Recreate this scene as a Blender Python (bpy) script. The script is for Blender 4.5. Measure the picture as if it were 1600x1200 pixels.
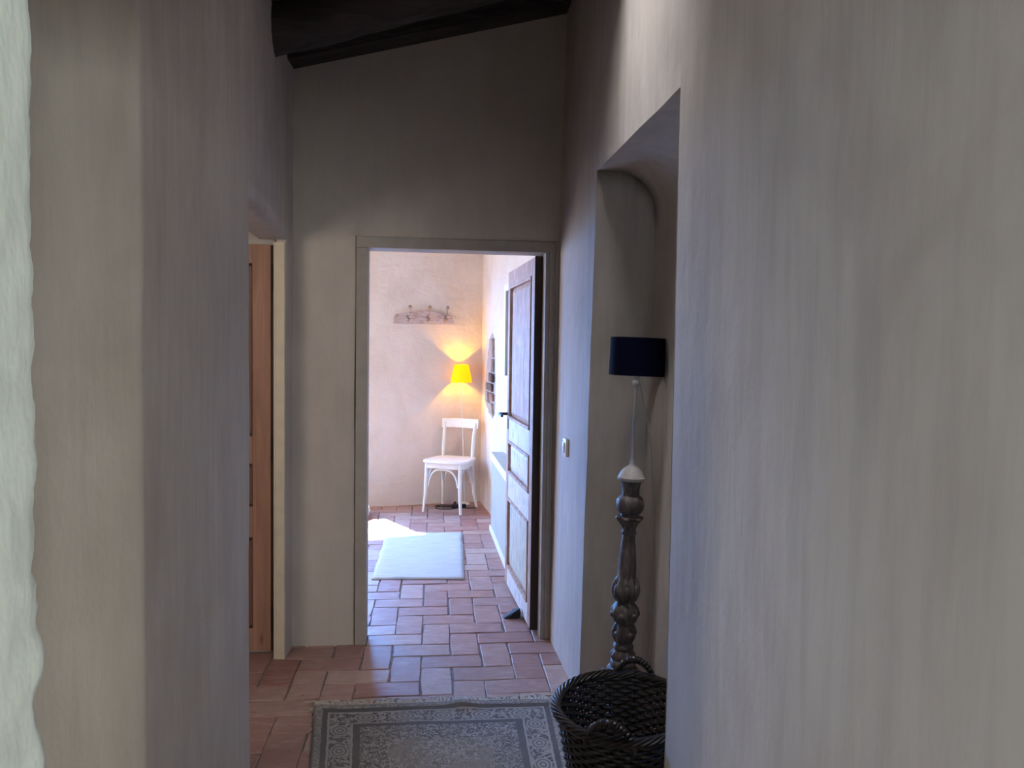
import bpy, bmesh, math, random
from mathutils import Vector, Matrix, noise

random.seed(7)
PI = math.pi
scene = bpy.context.scene
C = scene.collection
for o in list(bpy.data.objects):
    bpy.data.objects.remove(o)

# ------------------------------------------------------------------ camera
CAM = Vector((0, 0, 1.49))
yaw, pitch, roll = math.radians(7.1), math.radians(2.6), math.radians(0.8)
fwd = Vector((math.sin(yaw) * math.cos(pitch), math.cos(yaw) * math.cos(pitch), -math.sin(pitch)))
r0 = Vector((math.cos(yaw), -math.sin(yaw), 0))
u0 = r0.cross(fwd)
rt = math.cos(roll) * r0 + math.sin(roll) * u0
up = -math.sin(roll) * r0 + math.cos(roll) * u0
cd = bpy.data.cameras.new('camera')
cd.sensor_width = 36.0
cd.lens = 27.0
cd.clip_start = 0.02
cam = bpy.data.objects.new('camera', cd)
C.objects.link(cam)
cam.matrix_world = Matrix(((rt.x, up.x, -fwd.x, CAM.x), (rt.y, up.y, -fwd.y, CAM.y), (rt.z, up.z, -fwd.z, CAM.z), (0, 0, 0, 1)))
scene.camera = cam

# ------------------------------------------------------------------ world, sun, window portal, added fills, roof light, exposure
w = bpy.data.worlds.new('sky')
scene.world = w
w.use_nodes = True
w.node_tree.nodes['Background'].inputs[0].default_value = (0.14, 0.385, 1.0, 1)
w.node_tree.nodes['Background'].inputs[1].default_value = 56.0

def lamp(name, kind, loc, aim, energy, col, **kw):
    d = bpy.data.lights.new(name, kind)
    d.energy = energy
    d.color = col
    for k, v in kw.items():
        setattr(d, k, v)
    o = bpy.data.objects.new(name, d)
    C.objects.link(o)
    o.location = loc
    o.rotation_euler = (Vector(aim) - Vector(loc)).to_track_quat('-Z', 'Y').to_euler()
    return o

SUN_AZ = Vector((0.47, -0.883, 0)).normalized()          # the way sunlight travels over the ground
SUN_EL = math.radians(55)
sd = Vector((SUN_AZ.x * math.cos(SUN_EL), SUN_AZ.y * math.cos(SUN_EL), -math.sin(SUN_EL)))
lamp('sun', 'SUN', (-4, 14, 12), Vector((-4, 14, 12)) + sd, 110.0, (1.0, 0.88, 0.74), angle=math.radians(0.53))
# portal for the sky at the far window, unseen added fills, then the roof light
p_ = lamp('window_portal_far', 'AREA', (-1.22, 7.14, 1.41), (-1.025, 6.14, 1.41), 1, (1, 1, 1), shape='RECTANGLE', size=1.58, size_y=1.24)
p_.data.cycles.is_portal = True
lamp('fill_far_left', 'AREA', (-2.04, 5.60, 1.43), (0.0, 6.0, 1.45), 45, (1.0, 0.83, 0.65), shape='RECTANGLE', size=0.9, size_y=1.3)  # added warm fill for the far room, unseen on the left
lamp('fill_side_room', 'AREA', (-1.35, 1.90, 1.60), (-0.85, 3.7, 1.0), 16, (1.0, 0.84, 0.72), shape='RECTANGLE', size=0.7, size_y=0.7)  # added fill on a solid wall, lights the pier and pine door
lamp('fill_hall', 'AREA', (2.9, -0.9, 1.5), (-0.4, 0.7, 1.35), 100, (0.87, 1.0, 0.95), shape='RECTANGLE', size=1.3, size_y=1.4)  # added fill behind the viewer, brightens the near pier
lamp('fill_hall_end', 'AREA', (1.2, -2.6, 1.60), (-0.6, 1.7, 1.3), 68, (0.93, 1.0, 0.96), shape='RECTANGLE', size=0.8, size_y=0.9)  # second added fill behind the viewer, for the left walls
lamp('fill_lobby', 'AREA', (-2.9, 1.46, 0.50), (0.7, 0.6, 0.1), 19, (0.97, 1.0, 0.97), shape='RECTANGLE', size=0.32, size_y=0.7)  # added low fill in the lobby, brightens the right wall
lamp('roof_light_daylight', 'AREA', (0.30, 2.28, 3.72), (0.66, 2.43, 2.4), 9.5, (0.98, 0.98, 1.0), shape='RECTANGLE', size=0.56, size_y=0.46, spread=math.radians(70))

scene.view_settings.view_transform = 'Standard'
scene.view_settings.look = 'None'
scene.view_settings.exposure = 0.0
scene.view_settings.gamma = 1.0
scene.view_settings.use_curve_mapping = False
scene.cycles.use_denoising = True
scene.cycles.max_bounces = 7
scene.cycles.diffuse_bounces = 4
scene.cycles.use_light_tree = False
scene.cycles.adaptive_threshold = 0.02
scene.cycles.sample_clamp_indirect = 12.0

# ------------------------------------------------------------------ node helpers
class NT:
    def __init__(s, name, rough=0.8):
        s.m = bpy.data.materials.new(name)
        s.m.use_nodes = True
        s.t = s.m.node_tree
        s.b = s.t.nodes['Principled BSDF']
        s.b.inputs['Roughness'].default_value = rough
        s.tc = s.t.nodes.new('ShaderNodeTexCoord')

    def n(s, typ, **kw):
        x = s.t.nodes.new(typ)
        for k, v in kw.items():
            setattr(x, k, v)
        return x

    def put(s, sock, v):
        if hasattr(v, 'node'):
            s.t.links.new(v, sock)
        elif v is not None:
            if hasattr(sock.default_value, '__len__') and not hasattr(v, '__len__'):
                v = (v, v, v)
            if hasattr(sock.default_value, '__len__') and len(sock.default_value) == 4 and len(v) == 3:
                v = (*v, 1)
            sock.default_value = v

    def math(s, op, a, b=0.0, c=None, clamp=False):
        x = s.n('ShaderNodeMath', operation=op, use_clamp=clamp)
        s.put(x.inputs[0], a)
        s.put(x.inputs[1], b)
        if c is not None:
            s.put(x.inputs[2], c)
        return x.outputs[0]

    def mapping(s, vec, scale=(1, 1, 1), loc=(0, 0, 0), rot=(0, 0, 0)):
        x = s.n('ShaderNodeMapping')
        s.put(x.inputs[0], vec)
        x.inputs['Scale'].default_value = scale
        x.inputs['Location'].default_value = loc
        x.inputs['Rotation'].default_value = rot
        return x.outputs[0]

    def noise(s, vec, scale, detail=3, rough=0.55, dist=0.0):
        x = s.n('ShaderNodeTexNoise')
        s.put(x.inputs['Vector'], vec)
        x.inputs['Scale'].default_value = scale
        x.inputs['Detail'].default_value = detail
        x.inputs['Roughness'].default_value = rough
        x.inputs['Distortion'].default_value = dist
        return x.outputs['Fac']

    def voronoi(s, vec, scale, feature='F1'):
        x = s.n('ShaderNodeTexVoronoi', feature=feature)
        s.put(x.inputs['Vector'], vec)
        x.inputs['Scale'].default_value = scale
        return x.outputs['Distance']

    def ramp(s, f, lo, hi, a=0.0, b=1.0):
        x = s.n('ShaderNodeMapRange')
        s.put(x.inputs[0], f)
        x.inputs[1].default_value = lo
        x.inputs[2].default_value = hi
        x.inputs[3].default_value = a
        x.inputs[4].default_value = b
        return x.outputs[0]

    def mix(s, f, a, b, mode='MIX'):
        x = s.n('ShaderNodeMix', data_type='RGBA', blend_type=mode)
        s.put(x.inputs[0], f)
        s.put(x.inputs[6], a)
        s.put(x.inputs[7], b)
        return x.outputs[2]

    def bump(s, h, strength=0.3, dist=0.01, normal=None):
        x = s.n('ShaderNodeBump')
        s.put(x.inputs['Height'], h)
        x.inputs['Strength'].default_value = strength
        x.inputs['Distance'].default_value = dist
        if normal is not None:
            s.t.links.new(normal, x.inputs['Normal'])
        return x.outputs[0]

    def out(s, color=None, normal=None, rough=None):
        if color is not None:
            s.put(s.b.inputs['Base Color'], color)
        if normal is not None:
            s.put(s.b.inputs['Normal'], normal)
        if rough is not None:
            s.put(s.b.inputs['Roughness'], rough)
        return s.m


def plaster(name, c1, c2, c3, streak=1.0, bump=0.35, trowel=0.0):
    k = NT(name, 0.88)
    v = k.tc.outputs['Object']
    big = k.noise(v, 1.3, 3)
    st = k.noise(k.mapping(v, (19, 19, 2.0)), 1.0, 5, 0.65, 0.3)
    blot = k.noise(k.mapping(v, (3.2, 3.2, 2.0), (3, 1, 2)), 1.0, 5, 0.62, 0.3)
    col = k.mix(k.ramp(big, 0.32, 0.68), c1, c2)
    col = k.mix(k.math('MULTIPLY', k.ramp(st, 0.42, 0.72), 0.60 * streak), col, c3)
    col = k.mix(k.math('MULTIPLY', k.ramp(blot, 0.46, 0.70), 0.62), col, c3)
    if streak > 0.4:
        speck = k.ramp(k.noise(k.mapping(v, (26, 26, 11), (5, 7, 1)), 1.0, 1), 0.83, 0.85)
        col = k.mix(k.math('MULTIPLY', speck, 0.6), col, (0.12, 0.10, 0.09))
    h = k.noise(k.mapping(v, (9, 9, 6)), 1.0, 4, 0.6)
    if streak > 0.4:
        h = k.math('ADD', h, k.math('MULTIPLY', st, 0.35))
    if trowel:
        h = k.math('ADD', h, k.math('MULTIPLY', k.noise(k.mapping(v, (4, 4, 10)), 1.0, 4, 0.62, 0.7), trowel))
    return k.out(col, k.bump(h, bump, 0.014))


def wood(name, light, dark, paint=None, cover=0.5, scale=1.0, rough=0.65, axis=2):
    k = NT(name, rough)
    v = k.tc.outputs['Object']
    sc = [22 * scale] * 3
    sc[axis] = 1.6 * scale
    g = k.noise(k.mapping(v, sc), 1.0, 5, 0.65, 0.8)
    col = k.mix(k.ramp(g, 0.34, 0.68), dark, light)
    sc2 = [90 * scale] * 3
    sc2[axis] = 3.0
    f = k.noise(k.mapping(v, sc2), 1.0, 2)
    col = k.mix(k.ramp(f, 0.55, 0.75, 0, 0.45), col, dark)
    knot = k.ramp(k.voronoi(k.mapping(v, (7, 7, 2.6), (0.3, 0.1, 0.7)), 1.0), 0.0, 0.10, 0.8, 0.0)
    col = k.mix(knot, col, (dark[0] * .45, dark[1] * .45, dark[2] * .45))
    h = k.math('ADD', g, k.math('MULTIPLY', f, 0.5))
    if paint:
        psc = [44.0] * 3
        psc[axis] = 10.0
        p = k.noise(k.mapping(v, psc), 1.0, 5, 0.7, 0.4)
        pm = k.ramp(p, 0.56 - 0.32 * cover, 0.72 - 0.32 * cover)
        col = k.mix(pm, col, paint)
        h = k.math('ADD', h, k.math('MULTIPLY', pm, 0.6))
    return k.out(col, k.bump(h, 0.35, 0.004))


def flat(name, col, rough=0.6, metal=0.0, nscale=30, amt=0.12, bump=0.1):
    k = NT(name, rough)
    v = k.tc.outputs['Object']
    f = k.noise(v, nscale, 4)
    c = k.mix(k.ramp(f, 0.35, 0.7), col, tuple(x * (1 - amt) for x in col))
    k.b.inputs['Metallic'].default_value = metal
    return k.out(c, k.bump(f, bump, 0.003))


M = {}
M['plaster'] = plaster('limewashed_plaster', (0.57, 0.515, 0.47), (0.50, 0.445, 0.40), (0.39, 0.34, 0.305))
M['plaster_light'] = plaster('pale_limewash', (0.61, 0.63, 0.585), (0.55, 0.565, 0.525), (0.49, 0.49, 0.455), 0.25, 0.9)
M['plaster_room'] = plaster('cream_plaster', (0.73, 0.645, 0.565), (0.67, 0.575, 0.485), (0.60, 0.49, 0.40), 0.15, 0.8, 0.9)
M['plaster_back'] = plaster('buff_plaster', (0.54, 0.49, 0.44), (0.48, 0.43, 0.385), (0.40, 0.35, 0.31), 0.45)
M['frame_paint'] = flat('buff_frame_paint', (0.38, 0.34, 0.305), 0.6, 0, 12, 0.15)
M['cream_paint'] = flat('cream_frame_paint', (0.62, 0.53, 0.40), 0.5, 0, 14, 0.12)
M['white_paint'] = flat('white_paint', (0.82, 0.80, 0.75), 0.42, 0, 20, 0.06)
M['chair_paint'] = flat('chair_paint', (0.84, 0.81, 0.75), 0.38, 0, 20, 0.06)
M['black'] = flat('black_iron', (0.012, 0.012, 0.013), 0.45)
M['black_plastic'] = flat('black_plastic', (0.008, 0.008, 0.009), 0.7)
M['beam'] = wood('dark_beam_wood', (0.058, 0.046, 0.041), (0.020, 0.016, 0.014), axis=0, rough=0.8)
M['boards'] = wood('dark_ceiling_boards', (0.028, 0.021, 0.018), (0.010, 0.008, 0.007), rough=0.85, axis=1)
M['door_pale'] = wood('bleached_door_wood', (0.46, 0.29, 0.205), (0.27, 0.155, 0.105), (0.54, 0.42, 0.35), 0.22)
M['door_rail'] = wood('chalky_door_wood', (0.42, 0.35, 0.30), (0.22, 0.17, 0.14), (0.64, 0.62, 0.60), 0.72)
M['door_lower'] = wood('grey_green_door_wood', (0.45, 0.43, 0.34), (0.32, 0.28, 0.22), (0.52, 0.52, 0.43), 0.55)
M['edge_and_gap'] = wood('dark_edge_and_gap', (0.06, 0.035, 0.028), (0.03, 0.018, 0.015))
M['pine'] = wood('pine_door_wood', (0.40, 0.215, 0.145), (0.26, 0.13, 0.085))
M['pine_dark'] = wood('stained_moulding', (0.22, 0.095, 0.055), (0.12, 0.05, 0.03))
M['cab'] = flat('grey_green_cabinet_paint', (0.42, 0.43, 0.37), 0.55, 0, 6, 0.14)
M['carved'] = wood('worn_carved_wood', (0.105, 0.080, 0.068), (0.038, 0.027, 0.024), (0.17, 0.14, 0.125), 0.18, scale=2.0, rough=0.55)
M['cap'] = flat('chalk_white_cap', (0.40, 0.365, 0.34), 0.6, 0, 30, 0.2)
M['rod'] = flat('ivory_rod', (0.42, 0.385, 0.355), 0.5)
M['wicker'] = wood('dark_wicker', (0.024, 0.016, 0.014), (0.008, 0.006, 0.005), scale=1.4, rough=0.34, axis=0)
M['switch'] = flat('switch_plastic', (0.80, 0.78, 0.74), 0.3)
M['rack'] = wood('whitewashed_rack_wood', (0.46, 0.33, 0.28), (0.28, 0.18, 0.15), (0.58, 0.46, 0.42), 0.6, axis=0)
M['brass'] = flat('aged_hook_metal', (0.33, 0.25, 0.21), 0.4, 0.6)
M['porcelain'] = flat('hook_knob', (0.30, 0.21, 0.17), 0.25)
M['knob_pale'] = flat('hook_knob_pale', (0.78, 0.70, 0.62), 0.25)
M['mortar'] = flat('floor_mortar', (0.24, 0.185, 0.165), 0.9, 0, 25, 0.45, 0.4)
M['roof_pane'] = flat('frosted_pane', (0.8, 0.82, 0.85), 0.3)

k = NT('navy_shade_fabric', 0.95)
k.b.inputs['Specular IOR Level'].default_value = 0.08
wv = k.noise(k.mapping(k.tc.outputs['Object'], (400, 400, 400)), 1.0, 2)
M['navy'] = k.out(k.mix(wv, (0.0006, 0.0012, 0.008), (0.0014, 0.0024, 0.014)), k.bump(wv, 0.3, 0.001))

# terracotta tiles: colour varies from tile to tile
k = NT('terracotta_tile', 0.45)
oi = k.n('ShaderNodeObjectInfo')
v = k.tc.outputs['Object']
rv = oi.outputs['Random']
sh = k.n('ShaderNodeVectorMath', operation='ADD')
k.put(sh.inputs[0], v)
cmb = k.n('ShaderNodeCombineXYZ')
k.put(cmb.inputs[0], k.math('MULTIPLY', rv, 37.0))
k.put(cmb.inputs[1], k.math('MULTIPLY', rv, 91.0))
k.t.links.new(cmb.outputs[0], sh.inputs[1])
v2 = sh.outputs[0]
tone = k.n('ShaderNodeValToRGB')
k.put(tone.inputs[0], rv)
els = tone.color_ramp.elements
els[0].position, els[0].color = 0.0, (0.29, 0.135, 0.108, 1)
els[1].position, els[1].color = 1.0, (0.44, 0.315, 0.27, 1)
for p, c in ((0.22, (0.34, 0.19, 0.16, 1)), (0.45, (0.375, 0.235, 0.20, 1)), (0.62, (0.31, 0.165, 0.14, 1)), (0.82, (0.40, 0.265, 0.22, 1))):
    e = els.new(p)
    e.color = c
dirt = k.ramp(k.noise(v2, 14, 5, 0.65), 0.42, 0.75)
col = k.mix(k.math('MULTIPLY', dirt, 0.35), tone.outputs[0], (0.20, 0.10, 0.085))
lime = k.ramp(k.noise(k.mapping(v2, (6, 26, 6)), 1.0, 5, 0.72, 0.8), 0.50, 0.72)
col = k.mix(k.math('MULTIPLY', lime, 0.50), col, (0.52, 0.42, 0.38))
pit = k.ramp(k.noise(v2, 34, 3, 0.6), 0.66, 0.72)
col = k.mix(k.math('MULTIPLY', pit, 0.7), col, (0.12, 0.06, 0.05))
hh = k.math('ADD', k.noise(v2, 9, 4), k.math('MULTIPLY', lime, 0.12))
hh = k.math('SUBTRACT', hh, k.math('MULTIPLY', pit, 0.15))
M['tile'] = k.out(col, k.bump(hh, 0.5, 0.006), k.ramp(k.noise(v2, 11, 3), 0.3, 0.7, 0.42, 0.62))

# ------------------------------------------------------------------ mesh helpers
def link(o, parent=None):
    C.objects.link(o)
    if parent is not None:
        o.parent = parent
    return o

def obj(name, verts, faces, mat, parent=None, smooth=False):
    me = bpy.data.meshes.new(name)
    me.from_pydata([tuple(p) for p in verts], [], faces)
    me.materials.append(mat)
    if smooth:
        me.polygons.foreach_set('use_smooth', [True] * len(me.polygons))
    me.update()
    return link(bpy.data.objects.new(name, me), parent)

def obj_bm(name, bm, mat, parent=None, smooth=False):
    me = bpy.data.meshes.new(name)
    bmesh.ops.recalc_face_normals(bm, faces=bm.faces)
    bm.to_mesh(me)
    bm.free()
    me.materials.append(mat)
    if smooth:
        me.polygons.foreach_set('use_smooth', [True] * len(me.polygons))
        try:
            me.set_sharp_from_angle(angle=math.radians(40))
        except Exception:
            pass
    return link(bpy.data.objects.new(name, me), parent)

def empty(name, loc=(0, 0, 0), rz=0.0):
    o = bpy.data.objects.new(name, None)
    o.empty_display_size = 0.1
    o.location = loc
    o.rotation_euler = (0, 0, rz)
    return link(o)

def tag(o, label, cat=None, group=None, kind=None):
    o['label'] = label
    if cat:
        o['category'] = cat
    if group:
        o['group'] = group
    if kind:
        o['kind'] = kind
    return o

def box(bm, lo, hi, bevel=0.0, mat=None):
    vs = [bm.verts.new((x, y, z)) for x in (lo[0], hi[0]) for y in (lo[1], hi[1]) for z in (lo[2], hi[2])]
    fs = [(0, 1, 3, 2), (4, 6, 7, 5), (0, 4, 5, 1), (2, 3, 7, 6), (0, 2, 6, 4), (1, 5, 7, 3)]
    faces = [bm.faces.new([vs[i] for i in f]) for f in fs]
    if mat is not None:
        for q in vs:
            q.co = mat @ q.co
    if bevel:
        es = {e for f in faces for e in f.edges}
        bmesh.ops.bevel(bm, geom=list(es), offset=bevel, segments=2, profile=0.6, affect='EDGES')

def tube(bm, pts, rad, n=8, close=False, caps=True, flat_=1.0):
    """a round bar through pts; rad a number or one radius for each point"""
    pts = [Vector(p) for p in pts]
    m = len(pts)
    rads = rad if hasattr(rad, '__len__') else [rad] * m
    rings = []
    ref = None
    for i, p in enumerate(pts):
        a = pts[(i - 1) % m] if (close or i > 0) else p
        b = pts[(i + 1) % m] if (close or i < m - 1) else p
        t = (b - a).normalized()
        if ref is None:
            ref = Vector((0, 0, 1)) if abs(t.z) < 0.9 else Vector((1, 0, 0))
        s = t.cross(ref)
        if s.length < 1e-6:
            s = t.orthogonal()
        s.normalize()
        q = s.cross(t).normalized()
        ref = q
        rings.append([bm.verts.new(p + rads[i] * (math.cos(2 * PI * j / n) * s + flat_ * math.sin(2 * PI * j / n) * q)) for j in range(n)])
    for i in range(m if close else m - 1):
        A, B = rings[i], rings[(i + 1) % m]
        for j in range(n):
            bm.faces.new((A[j], A[(j + 1) % n], B[(j + 1) % n], B[j]))
    if caps and not close:
        bm.faces.new(rings[0][::-1])
        bm.faces.new(rings[-1])

def lathe(bm, prof, n=24, lobes=None, cap=True):
    """prof: (radius, z) or (radius, z, lobe depth, lobe count)"""
    rings = []
    for p in prof:
        r, z = p[0], p[1]
        d, c = (p[2], p[3]) if len(p) > 2 else (0, 1)
        rings.append([bm.verts.new((r * (1 + d * math.cos(c * 2 * PI * j / n)) * math.cos(2 * PI * j / n), r * (1 + d * math.cos(c * 2 * PI * j / n)) * math.sin(2 * PI * j / n), z)) for j in range(n)])
    for A, B in zip(rings, rings[1:]):
        for j in range(n):
            bm.faces.new((A[j], A[(j + 1) % n], B[(j + 1) % n], B[j]))
    if cap:
        bm.faces.new(rings[0][::-1])
        bm.faces.new(rings[-1])

# hand-plastered surfaces: one displacement field for all of them, so edges of neighbours meet
def wob(p, amp=0.005):
    n1 = noise.noise_vector(Vector(p) * 1.7)
    n2 = noise.noise_vector(Vector(p) * 6.0 + Vector((9, 4, 2)))
    return Vector(p) + n1 * amp + n2 * amp * 0.35

class Surf:
    def __init__(s, amp=0.005):
        s.v, s.f, s.amp, s.key = [], [], amp, {}

    def vert(s, p):
        if p[2] < 1e-6:
            p = Vector((p[0], p[1], -0.05))         # walls stand in the floor
        kk = (round(p[0], 4), round(p[1], 4), round(p[2], 4))
        if kk not in s.key:
            s.key[kk] = len(s.v)
            s.v.append(wob(p, s.amp))
        return s.key[kk]

    def quad(s, a, b, c, d, step=0.07):
        """bilinear grid a-b (bottom), d-c (top)"""
        a, b, c, d = map(Vector, (a, b, c, d))
        nu = max(1, math.ceil(max((b - a).length, (c - d).length) / step))
        nv = max(1, math.ceil(max((d - a).length, (c - b).length) / step))
        g = [[s.vert(a.lerp(b, i / nu).lerp(d.lerp(c, i / nu), j / nv)) for i in range(nu + 1)] for j in range(nv + 1)]
        for j in range(nv):
            for i in range(nu):
                q = (g[j][i], g[j][i + 1], g[j + 1][i + 1], g[j + 1][i])
                if len(set(q)) == 4:
                    s.f.append(q)

    def run(s, plan, z0, z1, step=0.07):
        """vertical faces along a plan polyline"""
        for (x0, y0), (x1, y1) in zip(plan, plan[1:]):
            s.quad((x0, y0, z0), (x1, y1, z0), (x1, y1, z1), (x0, y0, z1), step)

    def rounded(s, plan, z0, z1, rad=0.012, step=0.07, closed=False):
        """run() with rounded corners"""
        P = [Vector((x, y)) for x, y in plan]
        out = []
        n = len(P)
        for i, p in enumerate(P):
            if not closed and i in (0, n - 1):
                out.append(p)
                continue
            a, b = P[i - 1] - p, P[(i + 1) % n] - p
            r = min(rad, a.length * 0.45, b.length * 0.45)
            A, B = p + a.normalized() * r, p + b.normalized() * r
            for t in (0, 0.33, 0.67, 1):
                out.append(A.lerp(p, t).lerp(p.lerp(B, t), t))
        if closed:
            out.append(out[0])
        s.run([(p.x, p.y) for p in out], z0, z1, step)

    def build(s, name, mat, parent=None):
        return obj(name, s.v, s.f, mat, parent, True)

# ------------------------------------------------------------------ the setting
YB = 3.85                      # corridor side of the doorway wall
ZT = 3.55                      # walls run up past the sloping ceiling

def ceil_z(x):
    return 3.01 + 0.27 * x

# floor: mortar bed with single tiles laid in a herringbone
floor = tag(obj('floor', [(-3.1, -2.9, -0.006), (3.2, -2.9, -0.006), (3.2, 7.9, -0.006), (-3.1, 7.9, -0.006), (-3.1, -2.9, -0.12), (3.2, -2.9, -0.12), (3.2, 7.9, -0.12), (-3.1, 7.9, -0.12)],
                [(0, 1, 2, 3), (7, 6, 5, 4), (0, 4, 5, 1), (1, 5, 6, 2), (2, 6, 7, 3), (3, 7, 4, 0)], M['mortar']),
            'old terracotta tile floor laid in herringbone through corridor and far room', 'floor', kind='structure')

S = 0.1425
TR = math.radians(-1.3)

def tile_mesh(horizontal, rnd):
    L, W = 2 * S - 0.0065, S - 0.0065
    if not horizontal:
        L, W = W, L
    hx, hy = L / 2, W / 2
    def ring(inset, z):
        q = []
        for sx, sy in ((-1, -1), (0, -1), (1, -1), (1, 0), (1, 1), (0, 1), (-1, 1), (-1, 0)):
            j = jit[(sx, sy)]
            q.append((sx * (hx - inset) + j[0], sy * (hy - inset) + j[1], z + j[2] * (z > -0.004)))
        return q
    jit = {(a, b): (rnd.uniform(-.0042, .0042), rnd.uniform(-.0042, .0042), rnd.uniform(-.0004, .0004)) for a in (-1, 0, 1) for b in (-1, 0, 1)}
    vs = ring(0, -0.016) + ring(0.0, -0.0035) + ring(0.003, 0.0) + [(0, 0, rnd.uniform(-.0006, .0002))]
    fs = []
    for r in (0, 8):
        for i in range(8):
            fs.append((r + i, r + (i + 1) % 8, r + 8 + (i + 1) % 8, r + 8 + i))
    for i in range(8):
        fs.append((16 + i, 16 + (i + 1) % 8, 24))
    me = bpy.data.meshes.new('tile')
    me.from_pydata(vs, [], fs)
    me.materials.append(M['tile'])
    return me

rnd = random.Random(3)
TM = {True: [tile_mesh(True, rnd) for _ in range(9)], False: [tile_mesh(False, rnd) for _ in range(9)]}
rest_v, rest_f = [], []
n_tiles = 0
for i in range(-24, 26):
    for j in range(-46, 28):
        kk = (i + j) % 4
        if kk == 0:
            hz, cx, cy = True, i + 1.0, j + 0.5
        elif kk == 2:
            hz, cx, cy = False, i + 0.5, j + 1.0
        else:
            continue
        lx, ly = cx * S, cy * S
        x = 0.046 + lx * math.cos(TR) - ly * math.sin(TR)
        y = 4.105 + lx * math.sin(TR) + ly * math.cos(TR)
        if not (-3.0 < x < 3.1 and -2.8 < y < 7.8):
            continue
        me = rnd.choice(TM[hz])
        inside = (2.45 < y < 3.72 and -1.0 < x < 0.90) or (3.72 <= y < 4.0 and -0.34 < x < 0.72) or (4.0 <= y < 7.34 and -0.62 < x < 0.74)
        rz = TR + rnd.uniform(-.018, .018)
        dz = rnd.uniform(-.0015, .0012)
        if inside and n_tiles < 300:
            t = bpy.data.objects.new('tile', me)
            t.location = (x + rnd.uniform(-.0015, .0015), y + rnd.uniform(-.0015, .0015), dz)
            t.rotation_euler = (rnd.uniform(-.006, .006), rnd.uniform(-.006, .006), rz)
            link(t, floor)
            n_tiles += 1
        else:
            o0 = len(rest_v)
            cs, sn = math.cos(rz), math.sin(rz)
            rest_v += [(x + q.co.x * cs - q.co.y * sn, y + q.co.x * sn + q.co.y * cs, q.co.z + dz) for q in me.vertices]
            rest_f += [tuple(o0 + a for a in p.vertices) for p in me.polygons]
o = obj('tile_field', rest_v, rest_f, M['tile'], floor)
o['kind'] = 'stuff'

# right wall with its arched-top niche
XR, NX, NY0, NZ = 0.70, 0.946, 2.04, 2.20
def ny1(z):
    return 3.17 - 0.075 * z
s = Surf(0.004)
s.run([(XR + 0.015, 0.40), (XR, 0.415), (XR, NY0 - 0.008)], 0, ZT)
s.quad((XR, NY0 - 0.008, 0), (XR + 0.008, NY0, 0), (XR + 0.008, NY0, NZ), (XR, NY0 - 0.008, NZ))
s.quad((XR, NY0 - 0.008, NZ), (XR, ny1(NZ), NZ), (XR, ny1(NZ), ZT), (XR, NY0 - 0.008, ZT))
s.quad((XR, ny1(0), 0), (0.692, YB + 0.02, 0), (0.715, YB + 0.02, NZ), (XR, ny1(NZ), NZ))
s.quad((XR, ny1(NZ), NZ), (0.715, YB + 0.02, NZ), (0.735, YB + 0.02, ZT), (XR, ny1(NZ), ZT))
# niche soffit and back: one profile swept along the wall
prof = [(XR, NZ)] + [(XR + 0.08 + 0.166 * math.sin(a), NZ - 0.165 + 0.165 * math.cos(a)) for a in [i * PI / 16 for i in range(9)]] + [(NX, 1.6), (NX, 1.2), (NX, 0.8), (NX, 0.4), (NX, 0.0)]
for (xa, za), (xb, zb) in zip(prof, prof[1:]):
    s.quad((xb, NY0, zb), (xb, ny1(zb), zb), (xa, ny1(za), za), (xa, NY0, za))
# far and near cheeks of the niche
cols = [XR, XR + 0.04, XR + 0.08] + [XR + 0.08 + 0.166 * math.sin(i * PI / 16) for i in range(1, 9)]
def ntop(x):
    u = (x - XR - 0.08) / 0.166
    return NZ if u <= 0 else NZ - 0.165 + 0.165 * math.sqrt(max(0, 1 - u * u))
for xa, xb in zip(cols, cols[1:]):
    s.quad((xa, ny1(0), 0), (xb, ny1(0), 0), (xb, ny1(ntop(xb)), ntop(xb)), (xa, ny1(ntop(xa)), ntop(xa)), 0.09)
    s.quad((xb, NY0, 0), (xa, NY0, 0), (xa, NY0, ntop(xa)), (xb, NY0, ntop(xb)), 0.09)
tag(s.build('wall_right', M['plaster']), 'streaky grey limewashed wall on the right with a tall rounded niche', 'wall', kind='structure')

# left walls: near rough pier, then the stretch up to the side door
s = Surf(0.004)
zz = 0.0
pl = [(-3.0, 0.93), (-0.445, 0.93)]
s.run(pl, 0, ZT)
s.run([(-0.42, -2.7), (-0.42, 0.70)], 0, ZT)
# ragged plaster edge, finely divided and rough
N = 420
rows = []
for jz in range(N + 1):
    z = ZT * jz / N
    row = []
    edge = [(-0.42, 0.70 + 0.19 * i / 26) for i in range(27)] + [(-0.4205, 0.900), (-0.422, 0.912), (-0.427, 0.922), (-0.435, 0.929), (-0.445, 0.930)]
    for i, (x, y) in enumerate(edge):
        wgt = max(0.0, min(1.0, (y - 0.80) / 0.10)) if i < 31 else 0.0
        p = wob((x, y, z), 0.004)
        a = noise.noise(Vector((y * 6, 3.1, z * 7)))
        b = noise.fractal(Vector((y * 16, 7.7, z * 21)), 0.9, 2.1, 4)
        pock = max(0.0, noise.noise(Vector((y * 11, 1.2, z * 9.5))) - 0.30)
        low = 0.45 + 0.70 * max(0.0, min(1.0, (1.75 - z) / 0.8))
        wide = max(0.0, min(1.0, (y - 0.72) / 0.10))
        p.y += wgt * low * (0.0040 * a + 0.0060 * b - 0.030 * pock)
        p.x += wide * low * (0.0050 * b + 0.0030 * a - 0.012 * pock) * (1.0 if i < 31 else 0.0)
        row.append(len(s.v))
        s.v.append(p)
    rows.append(row)
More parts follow.
